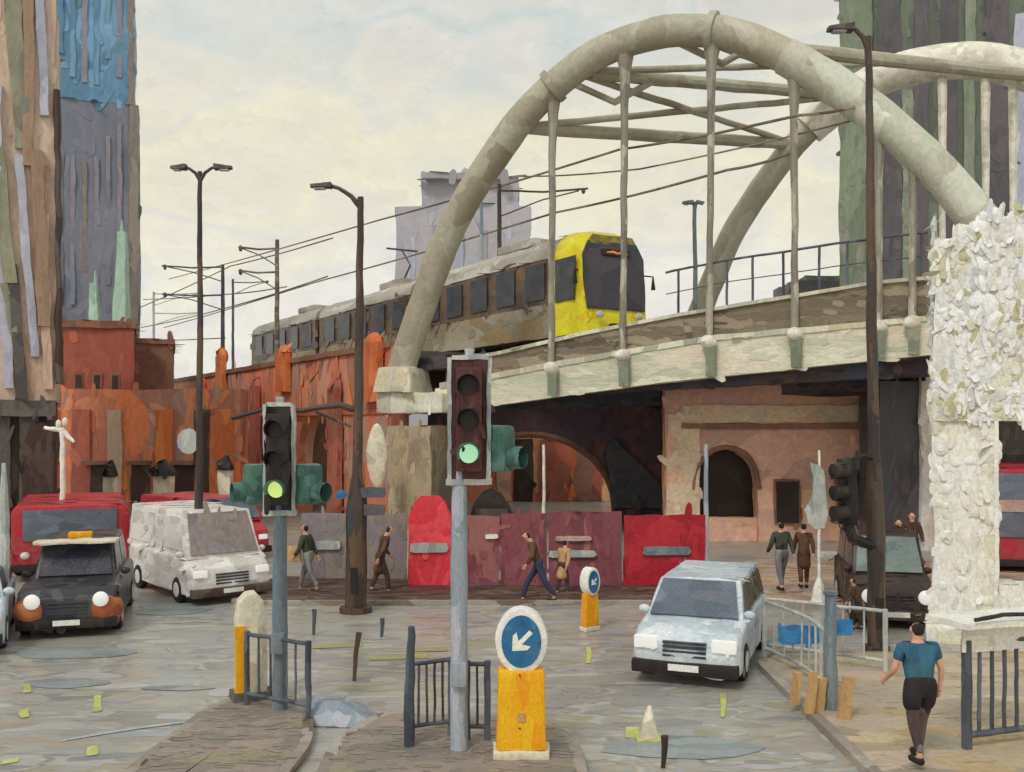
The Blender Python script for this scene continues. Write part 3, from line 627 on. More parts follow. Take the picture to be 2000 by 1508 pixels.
# lit brick building seen through the arch
Y = 56; b, w, zt = building('brick_building', 'orange brick building painted bright as if lit, seen through the broad arch', 850, 1250, Y, 800, 6, M['farbrick'])
for i, (px, m, ww) in enumerate(((1022,'dkbrown',.55),(985,'brickpink',.4),(1085,'brickred',.9),(1113,'brickorange',.35),(1140,'brickbrown',.6),(1165,'brickred',.3))):
    x = XA(px,Y)-(XA(850,Y)+XA(1250,Y))/2; mb = MB(); mb.b2((x-ww,-.14,0),(x+ww,-.02,ZA(858,Y))); mb.build('brick_bay', M[m], b, wob=.08, seg=.5)
# dark mass at left of arch foot: small curved-roof kiosk
Y = 36; t = thing('kiosk', 'dark dome-roofed kiosk behind the pale signal pole', 'kiosk', (XA(960,Y),Y,0))
mb = MB(); mb.prism([(-.85,0),(.85,0),(.85,.9),(.7,1.35),(.35,1.8),(0,2.05),(-.35,1.9),(-.7,1.4),(-.85,.9)], (0,0,0), (1,0,0), (0,0,1), (0,1.2,0)); mb.build('shell', M['dark'], t, wob=.05, seg=.25)
mb = MB(); mb.b2((-.6,-.05,.9),(.6,-.003,1.35)); mb.build('hatch', M['dkbrown'], t)
# thin white pole and dark post behind the hoarding
Y = 30; 
for px, y0, y1, r, m, nm, lab, cat in ((1062,868,1010,.05,'anchor','slim_post','slim white post standing in front of the broad arch','post'),
        (1379,868,1105,.075,'greypole','slim_post','slim grey post in front of the round dark archway','post')):
    mb = MB(); z = ZA(y0,Y); mb.tube([(0,0,0),(0,0,z*.5),(0,0,z)], [r*1.2,r,r*.8], 8); mb.tube([(0,0,0),(0,0,.25)], r*2, 8)
    tag(mb.build(nm, M[m], None, wob=.02, seg=.3, loc=(XA(px,Y),Y,0)), lab, cat)
# pinkish brick wall at right with archway
Y = 37; x0, x1 = XA(1300,Y), XA(1830,Y); cx = (x0+x1)/2; wd = x1-x0; h = ZA(800,Y)
t = thing('brick_abutment_wall', 'pinkish tan brick abutment wall with a round dark archway at right', 'wall', (cx,Y,0))
ax = XA(1418,Y)-cx
prof = arch_poly(wd, 6.3, [(ax, XA(1480,Y)-XA(1418,Y), 2.0, ZA(876,Y)-2.0)])
mb = MB(); mb.prism(prof, (0,0,0), (1,0,0), (0,0,1), (0,.8,0)); mb.build('wall', M['brickpink'], t, wob=.05, seg=.6)
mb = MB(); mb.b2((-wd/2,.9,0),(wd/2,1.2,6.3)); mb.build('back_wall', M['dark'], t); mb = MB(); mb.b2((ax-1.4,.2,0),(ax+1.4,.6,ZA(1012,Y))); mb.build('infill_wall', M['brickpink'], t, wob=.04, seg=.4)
mb = MB(); mb.b2((XA(1302,Y)-cx,-.12,0),(XA(1366,Y)-cx,-.01,ZA(810,Y))); mb.build('pilaster', M['tan'], t, wob=.06, seg=.4)
mb = MB(); mb.b2((XA(1330,Y)-cx,-.2,ZA(838,Y)),(XA(1700,Y)-cx,-.01,ZA(828,Y))); mb.build('ledge', M['brickbrown'], t, wob=.05, seg=.4)
mb = MB(); mb.b2((XA(1330,Y)-cx,-.1,ZA(826,Y)),(XA(1700,Y)-cx,-.02,ZA(792,Y))); mb.build('frieze', M['tan'], t, wob=.05, seg=.4)
for px, y0, y1, hw in ((1537,940,1020,.42),(1655,900,1010,.35)):
    mb = MB(); mb.b2((XA(px,Y)-cx-hw-.08,-.08,ZA(y1,Y)-.08),(XA(px,Y)-cx+hw+.08,-.01,ZA(y0,Y)+.08)); f = mb.build('window', M['brickbrown'], t, wob=.04, seg=.3)
    mb = MB(); mb.b2((XA(px,Y)-cx-hw,-.12,ZA(y1,Y)),(XA(px,Y)-cx+hw,-.07,ZA(y0,Y))); mb.build('pane', M['dark'], f, wob=.03, seg=.3)
ring = [(ax-1.26*math.cos(PI*i/16), -.03, 2.0+(ZA(876,Y)-2.0)*1.05*math.sin(PI*i/16)) for i in range(17)]
mb = MB(); mb.tube(ring, .1, 6); mb.build('arch_ring', M['brickbrown'], t, wob=.04, seg=.3)
# right hand dark pier
Y = 34.5; t = thing('concrete_pier', 'mauve grey concrete pier under the deck beside the tall dark lamp post', 'pier', (XA(1765,Y),Y,0))
mb = MB(); mb.b2((-.85,0,0),(.55,2,6.0)); mb.build('shaft', M['mtower'], t, wob=.05, seg=.5)
mb = MB(); mb.b2((.56,-.2,0),(1.5,2,6.0)); mb.build('stone_edge', M['stonecol'], t, wob=.06, seg=.4)

# ------------------------------------------------------------ hoardings
Y = 26.3
def panel(px0, px1, ytop, mat, lab, round_=False, yy=Y):
    x0, x1 = XA(px0,yy), XA(px1,yy); w = x1-x0; z = ZA(ytop,yy)
    t = thing('hoarding_panel', lab, 'hoarding', ((x0+x1)/2,yy,.12), 0, 'hoarding panels along the street under the bridge')
    if round_: poly = [(-w/2,0),(w/2,0),(w/2,z-.5),(w/2-.15,z-.15),(w/4,z),(-w/5,z),(-w/2+.15,z-.2),(-w/2,z-.6)]
    else: poly = [(-w/2,0),(w/2,0),(w/2,z-.12),(-w/2,z-.12)]
    mb = MB(); mb.prism(poly, (0,0,0), (1,0,0), (0,0,1), (0,.08,0)); mb.build('board', mat, t, wob=.03, seg=.25)
    for s in (-1,1):
        mb = MB(); mb.b2((s*(w/2-.12)-.05,.085,0),(s*(w/2-.12)+.05,.16,z-.3)); mb.build('stud', M['dkbrown'], t)
    return t, w
panel(797,880,978,M['hoardscarlet'],'bright scarlet round-topped panel left of the pale signal pole', True)
panel(884,975,1008,M['hoardmaroon'],'maroon hoarding panel right behind the pale signal pole')
panel(979,1068,1003,M['hoardmaroon'],'maroon hoarding panel behind the stooping walker in brown')
panel(1072,1215,1000,M['hoardmaroon'],'widest maroon hoarding panel with pale streaks')
panel(1219,1378,1006,M['hoardred'],'crimson hoarding panel above the silver people carrier')
panel(588,690,1003,M['wallgrey'],'taupe grey hoarding panel behind the walker in green', yy=27.4)
panel(692,794,1003,M['wallgrey'],'taupe grey hoarding panel behind the walker in a brown coat', yy=27.4)
def plate(px, py, w, h, mat, lab, yy, d=.05, nm='sign_plate', cat='sign', n=None, rz=0):
    p = P(px,py,yy); mb = MB()
    if n: mb.prism([(w/2*math.cos(2*PI*i/n), h/2*math.sin(2*PI*i/n)) for i in range(n)], (0,0,0), (1,0,0), (0,0,1), (0,d,0))
    else: mb.prism([(-w/2,-h*.35),(-w*.42,-h/2),(w*.45,-h*.45),(w/2,-h*.1),(w*.46,h*.42),(-w*.1,h*.5),(-w*.47,h*.4)], (0,0,0), (1,0,0), (0,0,1), (0,d,0))
    return tag(mb.build(nm, mat, None, wob=.01, seg=.1, loc=p, rz=rz), lab, cat)
plate(838,1070,1.05,.27,M['palerail'],'pale narrow plate fixed across the scarlet panel',Y-.08)
plate(1303,1076,1.3,.24,M['slatepole'],'grey green narrow plate fixed across the crimson panel',Y-.08)
plate(640,1065,.72,.26,M['palerail'],'pale narrow plate on the taupe hoarding beside the walker in green',27.3)
plate(1118,1082,1.3,.2,M['palerail'],'long pale strip fixed on the widest maroon panel',Y-.08)
plate(1120,1052,1.0,.14,M['pink_paving'],'pinkish strip above the long pale one on the widest maroon panel',Y-.08)
plate(960,1048,.36,.13,M['white'],'small white dab of a notice on the maroon panel by the signal pole',Y-.08)
plate(1620,1083,.75,.2,M['palerail'],'pale narrow bar sign in front of the pink brick wall',30)

# ------------------------------------------------------------ tram
nose = Vector((4.0, 38.4, 0)); ZT = 7.55
tram = thing('tram', 'yellow-nosed tram with grey sides crossing the bridge viaduct', 'tram', (nose.x, nose.y, ZT), math.atan2(TD.y, TD.x)-PI/2)
# local: +y forward (towards camera right), x right of travel => visible side is -x?  forward TD, local x = TD rotated -90
tram.scale = (1.2,1,1.17); hwT = 1.45; HT = 3.95
def tprof(hw, z0, z1, n=4):
    return [(-hw,z0),(hw,z0),(hw,z1-.9),(hw*.93,z1-.45),(hw*.72,z1-.1),(hw*.3,z1),(-hw*.3,z1),(-hw*.72,z1-.1),(-hw*.93,z1-.45),(-hw,z1-.9)]
secs = [(-1.6,-14.4),(-15.1,-28.6),(-29.3,-43.5)]
for k, (a, c) in enumerate(secs):
    mb = MB(); mb.prism([(-hwT,.35),(hwT,.35),(hwT,1.5),(-hwT,1.5)], (0,a,0), (1,0,0), (0,0,1), (0,c-a,0)); body = mb.build('car_side', M['tramlow'], tram, wob=.03, seg=.5)
    mb = MB(); mb.prism([(-hwT*.99,1.5),(hwT*.99,1.5),(hwT*.98,3.1),(-hwT*.98,3.1)], (0,a-.01,0), (1,0,0), (0,0,1), (0,c-a+.02,0)); wb = mb.build('window_band', M['tramband'], tram, wob=.03, seg=.5)
    mb = MB(); mb.prism([(-hwT,3.1),(hwT,3.1),(hwT*.93,3.5),(hwT*.7,3.8),(hwT*.3,HT),(-hwT*.3,HT),(-hwT*.7,3.8),(-hwT*.93,3.5)], (0,a,0), (1,0,0), (0,0,1), (0,c-a,0)); rf = mb.build('roof', M['tramroof'], tram, wob=.04, seg=.5)
    mb = MB(); mb.b2((-.7,a-3,HT-.02),(.7,a-6,HT+.3)); mb.build('roof_box', M['tramroof'], rf, wob=.03, seg=.4, bev=.05)
    L_ = a-c
    for j in range(5):
        y = a-1.4-j*(L_-2.4)/4.4
        mb = MB(); mb.b2((-hwT-.035,y-.75,1.7),(-hwT-.0,y+.75,2.95)); mb.build('window', M['tramwin'], tram, wob=.02, seg=.3)
        mb = MB(); mb.b2((hwT+.0,y-.75,1.7),(hwT+.035,y+.75,2.95)); mb.build('window', M['darkglass'], tram)
    for j in (0,1):
        y = a-3.0-j*(L_-6.0)
        mb = MB(); mb.b2((-hwT-.05,y-.12,.5),(-hwT-.0,y+.2,3.0)); mb.build('door_post', M['tramolive'], tram, wob=.02, seg=.3)
        mb = MB(); mb.b2((-hwT-.045,y-1.0,.5),(-hwT-.0,y-.2,2.9)); mb.build('door', M['tramlow'], tram, wob=.02, seg=.3)
    for y in (a-2.4, c+2.4):
        mb = MB()
        for s in (-1,1):
            for q in (-.9,.9): mb.tube([(s*.75-.07,y+q,.32),(s*.75+.07,y+q,.32)], .32, 14)
        mb.b2((-1.0,y-1.3,.2),(1.0,y+1.3,.5)); mb.build('bogie', M['rubber'], tram)
    if k < 2:
        mb = MB(); mb.prism(tprof(hwT*.88,.5,3.6), (0,c+.02,0), (1,0,0), (0,0,1), (0,-.75,0)); mb.build('gangway', M['rubber'], tram)
# nose: lofted in stages
def loft(secs, name, mat, parent, **k):
    n = len(secs[0]); vs = [v for s in secs for v in s]; fs = []
    for i in range(len(secs)-1):
        for j in range(n): fs.append((i*n+j, i*n+(j+1)%n, (i+1)*n+(j+1)%n, (i+1)*n+j))
    fs += [tuple(reversed(range(n))), tuple((len(secs)-1)*n+j for j in range(n))]
    mb = MB(); mb.add(vs, fs); return mb.build(name, mat, parent, **k)
def ring_(hw, z0, z1, y, tilt=0):
    return [(x, y+tilt*(z-z0), z) for x, z in tprof(hw, z0, z1)]
loft([ring_(hwT*.99,.35,HT-.02,-1.62), ring_(hwT*.98,.35,HT-.02,-.5,-.06), ring_(hwT*.93,.38,HT-.12,.0,-.10), ring_(hwT*.84,.42,HT-.3,.28,-.12)], 'nose', M['yellow'], tram, wob=.03, seg=.3)
# windscreen: large dark face
mb = MB(); ws = [(-1.16,1.2),(1.18,1.2),(1.26,2.2),(1.24,3.0),(1.0,3.5),(-.95,3.5),(-1.22,3.0),(-1.24,2.2)]
mb.prism([(x, z) for x, z in ws], (0,.30,0), (1,0,0), (0,-.12,1), (0,.12,0)); mb.build('windscreen', M['tramglass'], tram, wob=.02, seg=.25, bev=.04)
mb = MB(); mb.prism([(-1.02,3.40),(1.02,3.40),(.8,3.72),(-.8,3.72)], (0,.32,0), (1,0,0), (0,-.12,1), (0,.1,0)); mb.build('brow', M['tramolive'], tram, wob=.02, seg=.2)
mb = MB(); mb.b2((-.62,.08,3.02),(.5,.13,3.24)); ds = mb.build('destination_display', M['blackpaint'], tram); 
mb = MB()
mb.tube([(-.5,.135,3.12),(-.3,.135,3.16),(-.1,.135,3.11),(.1,.135,3.15),(.35,.135,3.12)], [.02,.045,.03,.045,.02], 6)
mb.build('lit_line', M['orangelamp'], ds)
mb = MB(); mb.b2((-hwT*.99-.03,-1.5,1.6),(-hwT*.99+.0,-.3,2.9)); mb.build('cab_window', M['darkglass'], tram, wob=.02, seg=.2)
mb = MB(); mb.prism([(-1.5,1.5),(-.2,1.5),(-.1,2.95),(-1.5,2.95)], (hwT*.99,0,0), (0,1,0), (0,0,1), (.04,0,0)); mb.build('cab_window', M['darkglass'], tram)
for s in (-1,1):
    mb = MB(); mb.ball((s*.8,.42,1.0), (.17,.06,.12), 10, 6); mb.build('headlight', M['chrome'], tram)
mb = MB(); mb.b2((-.35,.25,.45),(.35,.5,.72)); mb.build('coupler', M['rubber'], tram, bev=.03)
for s in (-1,1):
    mb = MB(); mb.tube([(s*1.3,-.2,2.5),(s*1.6,.1,2.45),(s*1.6,.12,2.0)], [.03,.03,.09], 6); mb.build('mirror', M['rubber'], tram)
# pantograph
mb = MB(); mb.tube([(0,-20,HT+.1),(0,-18.7,HT+1.0),(0,-19.8,HT+1.85)], .05, 6); mb.tube([(-.8,-19.8,HT+1.88),(.8,-19.8,HT+1.88)], .05, 6); mb.build('pantograph', M['darkslate'], tram)
# rails
for s, lab in ((-.72,'near steel rail under the tram'),(.72,'far steel rail under the tram')):
    pts = []
    for i in range(0, 14):
        pts.append(nose+TD*(1.5-i*4.5)+TW*s)
    mb = MB(); mb.tube([Vector((p.x,p.y,ZT+.0)) for p in pts], .05, 6)
    tag(mb.build('rail', M['darkslate']), lab, 'rail', 'tram rails')

# overhead masts and wires
def mast(px, ytop, Y, arm, lab, mat='brownpole', r=.11, arms=((0.3,0),)):
    x = XA(px,Y); z = ZA(ytop,Y); t = thing('catenary_mast', lab, 'mast', (x,Y,7.4), 0, 'overhead line masts along the tram line'); h = z-7.4
    mb = MB(); mb.tube([(0,0,0),(0,0,h*.5),(0,0,h)], [r*1.2,r,r*.85], 8); mb.build('pole', M[mat], t, wob=.03, seg=.5)
    for dz_, dx in arms:
        mb = MB(); mb.tube([(0,0,h-dz_),(arm*.5,0,h-dz_-.05),(arm,0,h-dz_+.1)], r*.45, 6); mb.tube([(0,0,h-dz_-1.2),(arm*.5,0,h-dz_-.4),(arm*.9,0,h-dz_)], r*.3, 6)
        a = mb.build('cantilever', M[mat], t, wob=.02, seg=.4)
        mb = MB(); mb.ball((arm*.95,0,h-dz_), (r*.9,r*.9,r*1.4), 8, 5); mb.build('insulator', M['darkslate'], a)
mast(975,360,45,4.1,'dark overhead mast with long arm rising beside the tram roof')
mast(940,392,47,-.8,'slim blue grey overhead mast left of the long-armed one','greypole',.09)
mast(541,468,66,-2.6,'leaning brown overhead mast above the tram tail','parapet',.16,((.6,0),(2.2,0)))
mast(435,517,80,-5.0,'overhead mast left of the leaning one with two long arms','darkslate',.17,((.2,0),(2.5,0)))
mast(455,545,92,3.4,'farthest small overhead mast just right of the two-armed one','darkslate',.13)
mast(300,570,100,5,'overhead mast at the far left by the violet tower','palerail',.14,((0.2,0),(2.2,0)))
def wire(pts, lab, r=.035):
    mb = MB(); v = [Vector(p) for p in pts]; out = []
    for a, b in zip(v, v[1:]):
        for i in range(8): t = i/8; q = a.lerp(b, t); q.z -= .08*math.sin(PI*t); out.append(q)
    out.append(v[-1]); mb.tube([p-v[0] for p in out], r, 5)
    tag(mb.build('overhead_wire', M['parapet'], None, loc=v[0]), lab, 'wire', 'overhead tram wires')
def TP(px, py):  # on the tram's vertical plane
    p = (px-1000)/F; t = (p*nose.y-nose.x)/(-TD.x+p*TD.y); Y = nose.y-TD.y*t; return P(px,py,Y)
wire([NP(1700,200),TP(1560,225),TP(1210,292),TP(740,430),TP(330,545)],'upper overhead wire sweeping from the arch down to the left', .05)
wire([NP(1552,296),TP(1420,332),TP(1085,415),TP(620,550),TP(320,640)],'lower overhead wire passing just above the tram roof', .05)
wire([P(275,600,98),P(450,520,80),P(650,465,62)],'thin overhead wire above the red brick buildings', .05)
wire([P(275,640,98),P(430,605,80),P(640,540,64)],'thin overhead wire just over the tail of the tram', .05)
wire([P(280,585,100),P(440,575,81),P(560,560,68)],'nearly level thin wire between the far masts', .05)
wire([P(270,665,100),P(440,660,84)],'lowest thin wire by the tower foot', .05)
wire([NP(1716,222),TP(1250,330),TP(1000,345)],'short overhead wire inside the arch', .035)

# ------------------------------------------------------------ lamp posts
def lamp(px, pybase, ytop, mat, lab, arms, r=.11, lean=0, rb=2.1, ptop=None):
    g = G(px, pybase); t = thing('street_lamp', lab, 'street lamp', g, 0); z = ZA(ytop, g.y)
    n = 12; pts = [(lean*(i/n), 0, z*i/n) for i in range(n+1)]
    rr = [r*rb if i/n < .26 else r*(1.5-.75*i/n) for i in range(n+1)]
    mb = MB(); mb.tube(pts, rr, 10); mb.build('pole', M[mat], t, wob=.03, seg=.4)
    mb = MB(); mb.tube([(0,0,0),(0,0,.14)], r*rb*1.5, 10); mb.build('base', M[mat], t)
    mb = MB(); mb.b2((-r*.8,-r*rb-.02,.5),(r*.8,-r*rb+.06,1.1)); mb.build('access_door', M['blackpaint'], t)
    for dx, dzz, ll in arms:
        mb = MB(); mb.tube([(lean,0,z-.25),(lean+dx*.3,0,z-.05+dzz*.2),(lean+dx*.7,0,z+dzz*.75),(lean+dx,0,z+dzz)], [r*.7,r*.6,r*.5,r*.45], 8); a = mb.build('arm', M[mat], t, wob=.02, seg=.2)
        s = 1 if dx > 0 else -1
        mb = MB(); mb.hexa([(lean+dx-s*.05,-.13,z+dzz-.07),(lean+dx+s*ll,-.1,z+dzz-.05),(lean+dx+s*ll,.1,z+dzz-.05),(lean+dx-s*.05,.13,z+dzz-.07),(lean+dx-s*.05,-.1,z+dzz+.07),(lean+dx+s*ll,-.06,z+dzz+.02),(lean+dx+s*ll,.06,z+dzz+.02),(lean+dx-s*.05,.1,z+dzz+.07)])
        h = mb.build('lantern', M[mat], a, wob=.015, seg=.1)
        mb = MB(); mb.b2((lean+dx+s*.1,-.08,z+dzz-.1),(lean+dx+s*ll*.8,.08,z+dzz-.066)); mb.build('lens', M['palerail'], h)
    return t
lamp(388,1160,335,'brownpole','twin-armed street lamp rising in front of the orange brick viaduct',[(-.42,.12,.35),(.42,.12,.42)],.075, .04, 1.5)
lamp(695,1196,385,'brownpole','thick dark street lamp with one arm reaching left over the hoardings',[(-.75,.28,.45)],.1, .12, 2.6)
lamp(1712,1275,72,'brownpole','tallest dark street lamp on the right, one arm reaching left',[(-.35,.18,.45)],.09, -.16, 1.9)
t = lamp(1357,1060,395,'slatepole','small grey lamp standing on the bridge deck behind the arch hangers',[(.1,.0,.2),(-.1,0,.3)],.08,0,1.1)
t.location = (XA(1357,40),40,0); 
for c in kids(t):
    if c.name.startswith(('access','base')): bpy.data.objects.remove(c)
sc_ = (ZA(395,40))/ZA(395,G(1357,1060).y)
t.scale = (1.3,1.3,sc_)
# arm with sign bracket on thick lamp
def armsign():
    t = thing('mast_arm', 'dark horizontal bracket reaching left from the thick dark lamp post', 'bracket', P(690,800,23.2))
    mb = MB(); mb.tube([(0,0,0),(-.3,0,.12),(-1.2,0,-.02),(-2.0,0,.02),(-2.9,0,-.2)], [.1,.09,.06,.05,.07], 6); mb.build('bar', M['dkbrown'], t, wob=.03, seg=.2)
    mb = MB(); mb.tube([(-.05,0,-.4),(-.9,0,-.05)], .04, 6); mb.build('stay', M['dkbrown'], t)
armsign()
plate(666,966,.28,.22,M['signblue'],'small round blue sign left of the thick dark lamp post',23,n=10,nm='round_sign')
plate(728,962,.62,.26,M['bluegrey'],'upper blue grey finger sign on the thick dark lamp post',23)
plate(728,996,.6,.28,M['bluegrey'],'lower blue grey finger sign on the thick dark lamp post',23)
plate(367,862,.62,.72,M['palerail'],'pale blue round sign beside the twin-armed lamp post',27,n=12,nm='round_sign')
for q in ('round_sign',):
    pass

# ------------------------------------------------------------ traffic signals
def signal(px, pybase, yh, polemat, boardmat, lab, top=None, sides=(1,), hw=.25, ox=.14):
    g = G(px, pybase); t = thing('traffic_signal', lab, 'traffic signal', g, 0)
    zt = ZA(yh, g.y)               # top of head
    zb = zt-1.62
    mb = MB(); mb.tube([(0,0,0),(0,0,zb*.33),(0,0,zb*.66),(0,0,zb+.2)], [.12,.115,.115,.1], 12); mb.build('pole', M[polemat], t, wob=.012, seg=.2)
    mb = MB(); mb.tube([(0,0,0),(0,0,.1)], .19, 12); mb.build('pole_base', M[polemat], t)
    mb = MB(); mb.b2((ox-hw,-.10,zb),(ox+hw,-.06,zt)); bb = mb.build('backing_board', M[boardmat], t, wob=.01, seg=.15)
    mb = MB(); fw = .045
    mb.b2((ox-hw-fw,-.115,zb-.02),(ox-hw+.01,-.05,zt+.02)); mb.b2((ox+hw-.01,-.115,zb-.02),(ox+hw+fw,-.05,zt+.02)); mb.b2((ox-hw+.01,-.112,zt-.01),(ox+hw-.01,-.053,zt+.05)); mb.b2((ox-hw-.06,-.11,zb-.06),(ox+hw+.06,.0,zb+.02))
    mb.build('board_edge', M['palerail'], bb, wob=.018, seg=.12)
    mb = MB(); mb.b2((ox-.17,-.28,zb+.12),(ox+.17,-.101,zt-.12)); mb.build('housing', M['blackpaint' if boardmat != 'maroonbox' else 'maroonbox'], t, bev=.03)
    for i in range(3):
        z = zb+.36+i*.45
        mb = MB(); mb.tube([(ox,-.281,z),(ox,-.30,z)], .125, 16); mb.build('lens', M['palegreenlamp' if boardmat == 'maroonbox' else 'greenlamp'] if i == 0 else M['deadlamp'], t)
        mb = MB(); n = 14; R0 = .15
        vs = []; fs = []
        for j in range(n+1):
            q = R(-30)+R(240)*j/n
            for rr, yy in ((R0,-.28),(R0,-.52+.1*(1-math.sin(q))*.5),(R0-.015,-.52+.1*(1-math.sin(q))*.5),(R0-.015,-.28)): vs.append((ox+rr*math.cos(q),yy,z+rr*math.sin(q)))
        for j in range(n):
            for k in range(4): fs.append((j*4+k, j*4+(k+1)%4, j*4+4+(k+1)%4, j*4+4+k))
        mb.add(vs, fs); mb.build('hood', M['teal'] if i == 0 else M['blackpaint'], t)  # lowest hood tinted teal for the lamp's glow
    for s in sides:
        a = s*R(62); c = Vector((ox+s*.42, .05, zb+.42)); mb = MB(); mb.box(c, (.34,.3,.62), a); h = mb.build('glow_box', M['teal'], t, bev=.06, wob=.015, seg=.1)  # teal boxes added beside the head to shape the green lamp's glow
        d = Vector((math.sin(a), -math.cos(a), 0)); mb = MB(); mb.tube([c+d*.15+Vector((0,0,-.12)), c+d*.34+Vector((0,0,-.12))], .15, 12, cap=False); mb.build('glow_hood', M['teal'], h)
        mb = MB(); mb.tube([c+d*.151+Vector((0,0,-.12)), c+d*.17+Vector((0,0,-.12))], .11, 12); mb.build('glow_lens', M['deadlamp'], h)
        mb = MB(); mb.tube([(0,0,zb+.35),c], .035, 6); mb.build('bracket', M[polemat], h)
    mb = MB(); mb.tube([(ox,-.05,zt),(ox,-.05,zt+.14)], [.05,.07], 8); mb.build('cap', M['palerail'], t)
    for z in (zb+.3, zt-.3):
        mb = MB(); mb.b2((-.06,-.06,z-.03),(ox+.1,.05,z+.03)); mb.build('bracket', M['greypole'], t)
    mb = MB(); mb.b2((-.1,-.2,1.0),(.1,-.09,1.32)); bx = mb.build('push_button_box', M['amber'] if False else M[polemat], t, bev=.015)
    return t
signal(547,1400,793,'slatepole','blackpaint','left traffic signal on a slate blue pole showing green', sides=(-1,1), hw=.2, ox=.01)
signal(897,1480,702,'greypole','maroonbox','taller traffic signal on a pale lavender grey pole showing green', sides=(1,))
# black signal seen from behind, hung on the right lamp post
q = P(1657,905,19.0); t = thing('signal_head', 'black signal head hung from the tallest lamp post, seen from the side', 'traffic signal', (q.x,19.0,ZA(1060,19.0)))
mb = MB(); mb.b2((-.17,-.15,.35),(.16,.2,1.65)); mb.build('housing', M['blackpaint'], t, bev=.07, wob=.02, seg=.12)
for z in (.6,1.0,1.42):
    mb = MB(); mb.tube([(-.1,-.12,z),(-.36,-.2,z-.02)], [.17,.15], 12); mb.build('hood', M['blackpaint'], t, wob=.01, seg=.1)
mb = MB(); mb.tube([(0,0,.4),(.08,0,.1),(.35,0,-.02),(.62,0,-.1)], [.1,.11,.1,.08], 8); mb.build('arm', M['blackpaint'], t, wob=.02, seg=.1)
mb = MB(); mb.tube([(0,0,1.6),(.3,0,1.7),(.6,0,1.6)], .04, 8); mb.build('arm', M['blackpaint'], t)

# ------------------------------------------------------------ bollards
def bollard(px, pyb, H, W, lab, rz=0, creamy=False, group='keep-left traffic bollards'):
    g = G(px, pyb); t = thing('traffic_bollard', lab, 'bollard', g+Vector((0,0,.124 if pyb > 1400 or creamy else 0)), rz, group)
    hb = H*.6
    mb = MB(); mb.hexa([(-W/2,-W*.28,.1),(W/2,-W*.28,.1),(W/2,W*.28,.1),(-W/2,W*.28,.1),(-W*.46,-W*.24,hb),(W*.46,-W*.24,hb),(W*.46,W*.24,hb),(-W*.46,W*.24,hb)])
    mb.build('shell', M['amber'], t, bev=W*.07, wob=.008, seg=.12)
    mb = MB(); mb.b2((-W*.56,-W*.34,0),(W*.56,W*.34,.1)); mb.build('base', M['cream'], t, bev=.02, wob=.015, seg=.1)
    r = W*.52; rz_ = (H-hb)*.56; cz = hb+rz_*.86
    ell = [(r*math.cos(2*PI*i/28), rz_*math.sin(2*PI*i/28)) for i in range(28)]
    mb = MB(); mb.prism(ell, (0,-.13,cz), (1,0,0), (0,0,1), (0,.26,0)); hd = mb.build('head', M['white'], t, bev=.025, wob=.01, seg=.1)
    mb = MB(); mb.prism([(x*.76, z*.8) for x, z in ell], (0,-.138,cz), (1,0,0), (0,0,1), (0,.02,0)); ds = mb.build('sign_disc', M['signblue'], hd)
    # arrow to lower left
    a = math.radians(225); u = Vector((math.cos(a),0,math.sin(a))); v = Vector((-u.z,0,u.x)); s = r*.62
    arrow = [(-s*.85,-s*.14),(s*.1,-s*.14),(-s*.2,-s*.62),(s*.12,-s*.62),(s*.8,0),(s*.12,s*.62),(-s*.2,s*.62),(s*.1,s*.14),(-s*.85,s*.14)]
    mb = MB(); mb.prism(arrow, (0,-.146,cz), u, v, (0,.008,0)); mb.build('arrow', M['white'], ds)
    if H > 1.6:
        for zz in (.35,.95):
            mb = MB(); mb.tube([(-.02,-W*.27,hb*zz),(-.02,-W*.29,hb*zz)], .012, 6); mb.build('screw', M['blackpaint'], t)
        mb = MB(); mb.b2((-.04,-W*.285,hb*.42),(.05,-W*.262,hb*.52)); mb.build('maker_plate', M['ochre'], t)
    return t
bollard(1018,1492,1.92,.66,'large amber keep-left bollard with blue arrow disc in the foreground')
bollard(1152,1232,1.36,.36,'small distant amber bollard in front of the maroon hoarding', R(35))
g = G(490,1378); t = thing('traffic_bollard', 'cream traffic bollard with an amber edge at the foot of the slate signal pole', 'bollard', g+Vector((0,0,.124)), R(25), 'keep-left traffic bollards')
t.scale = (1,1,1.16); mb = MB(); mb.prism([(-.24,.08),(.24,.08),(.22,1.1),(.18,1.32),(.06,1.46),(-.08,1.46),(-.2,1.34),(-.24,1.1)], (0,-.16,0), (1,0,0), (0,0,1), (0,.34,0)); mb.build('shell', M['cream'], t, bev=.04, wob=.015, seg=.12)
mb = MB(); mb.b2((-.27,-.19,.12),(-.12,-.1,1.02)); mb.build('amber_strip', M['amber'], t, wob=.012, seg=.1)
mb = MB(); mb.b2((-.30,-.22,0),(.30,.24,.1)); mb.build('base', M['dkgrey'], t)

# small white cone
g = G(1268,1442); t = thing('white_cone', 'small white cone standing on the wet road right of the big bollard', 'cone', g)
mb = MB(); mb.tube([(0,0,.03),(0,0,.25),(0,0,.46)], [.15,.09,.03], 14); mb.build('cone', M['cream'], t, wob=.01, seg=.08)
mb = MB(); mb.b2((-.19,-.19,0),(.19,.19,.03)); mb.build('foot', M['yellowmark'], t, bev=.01)

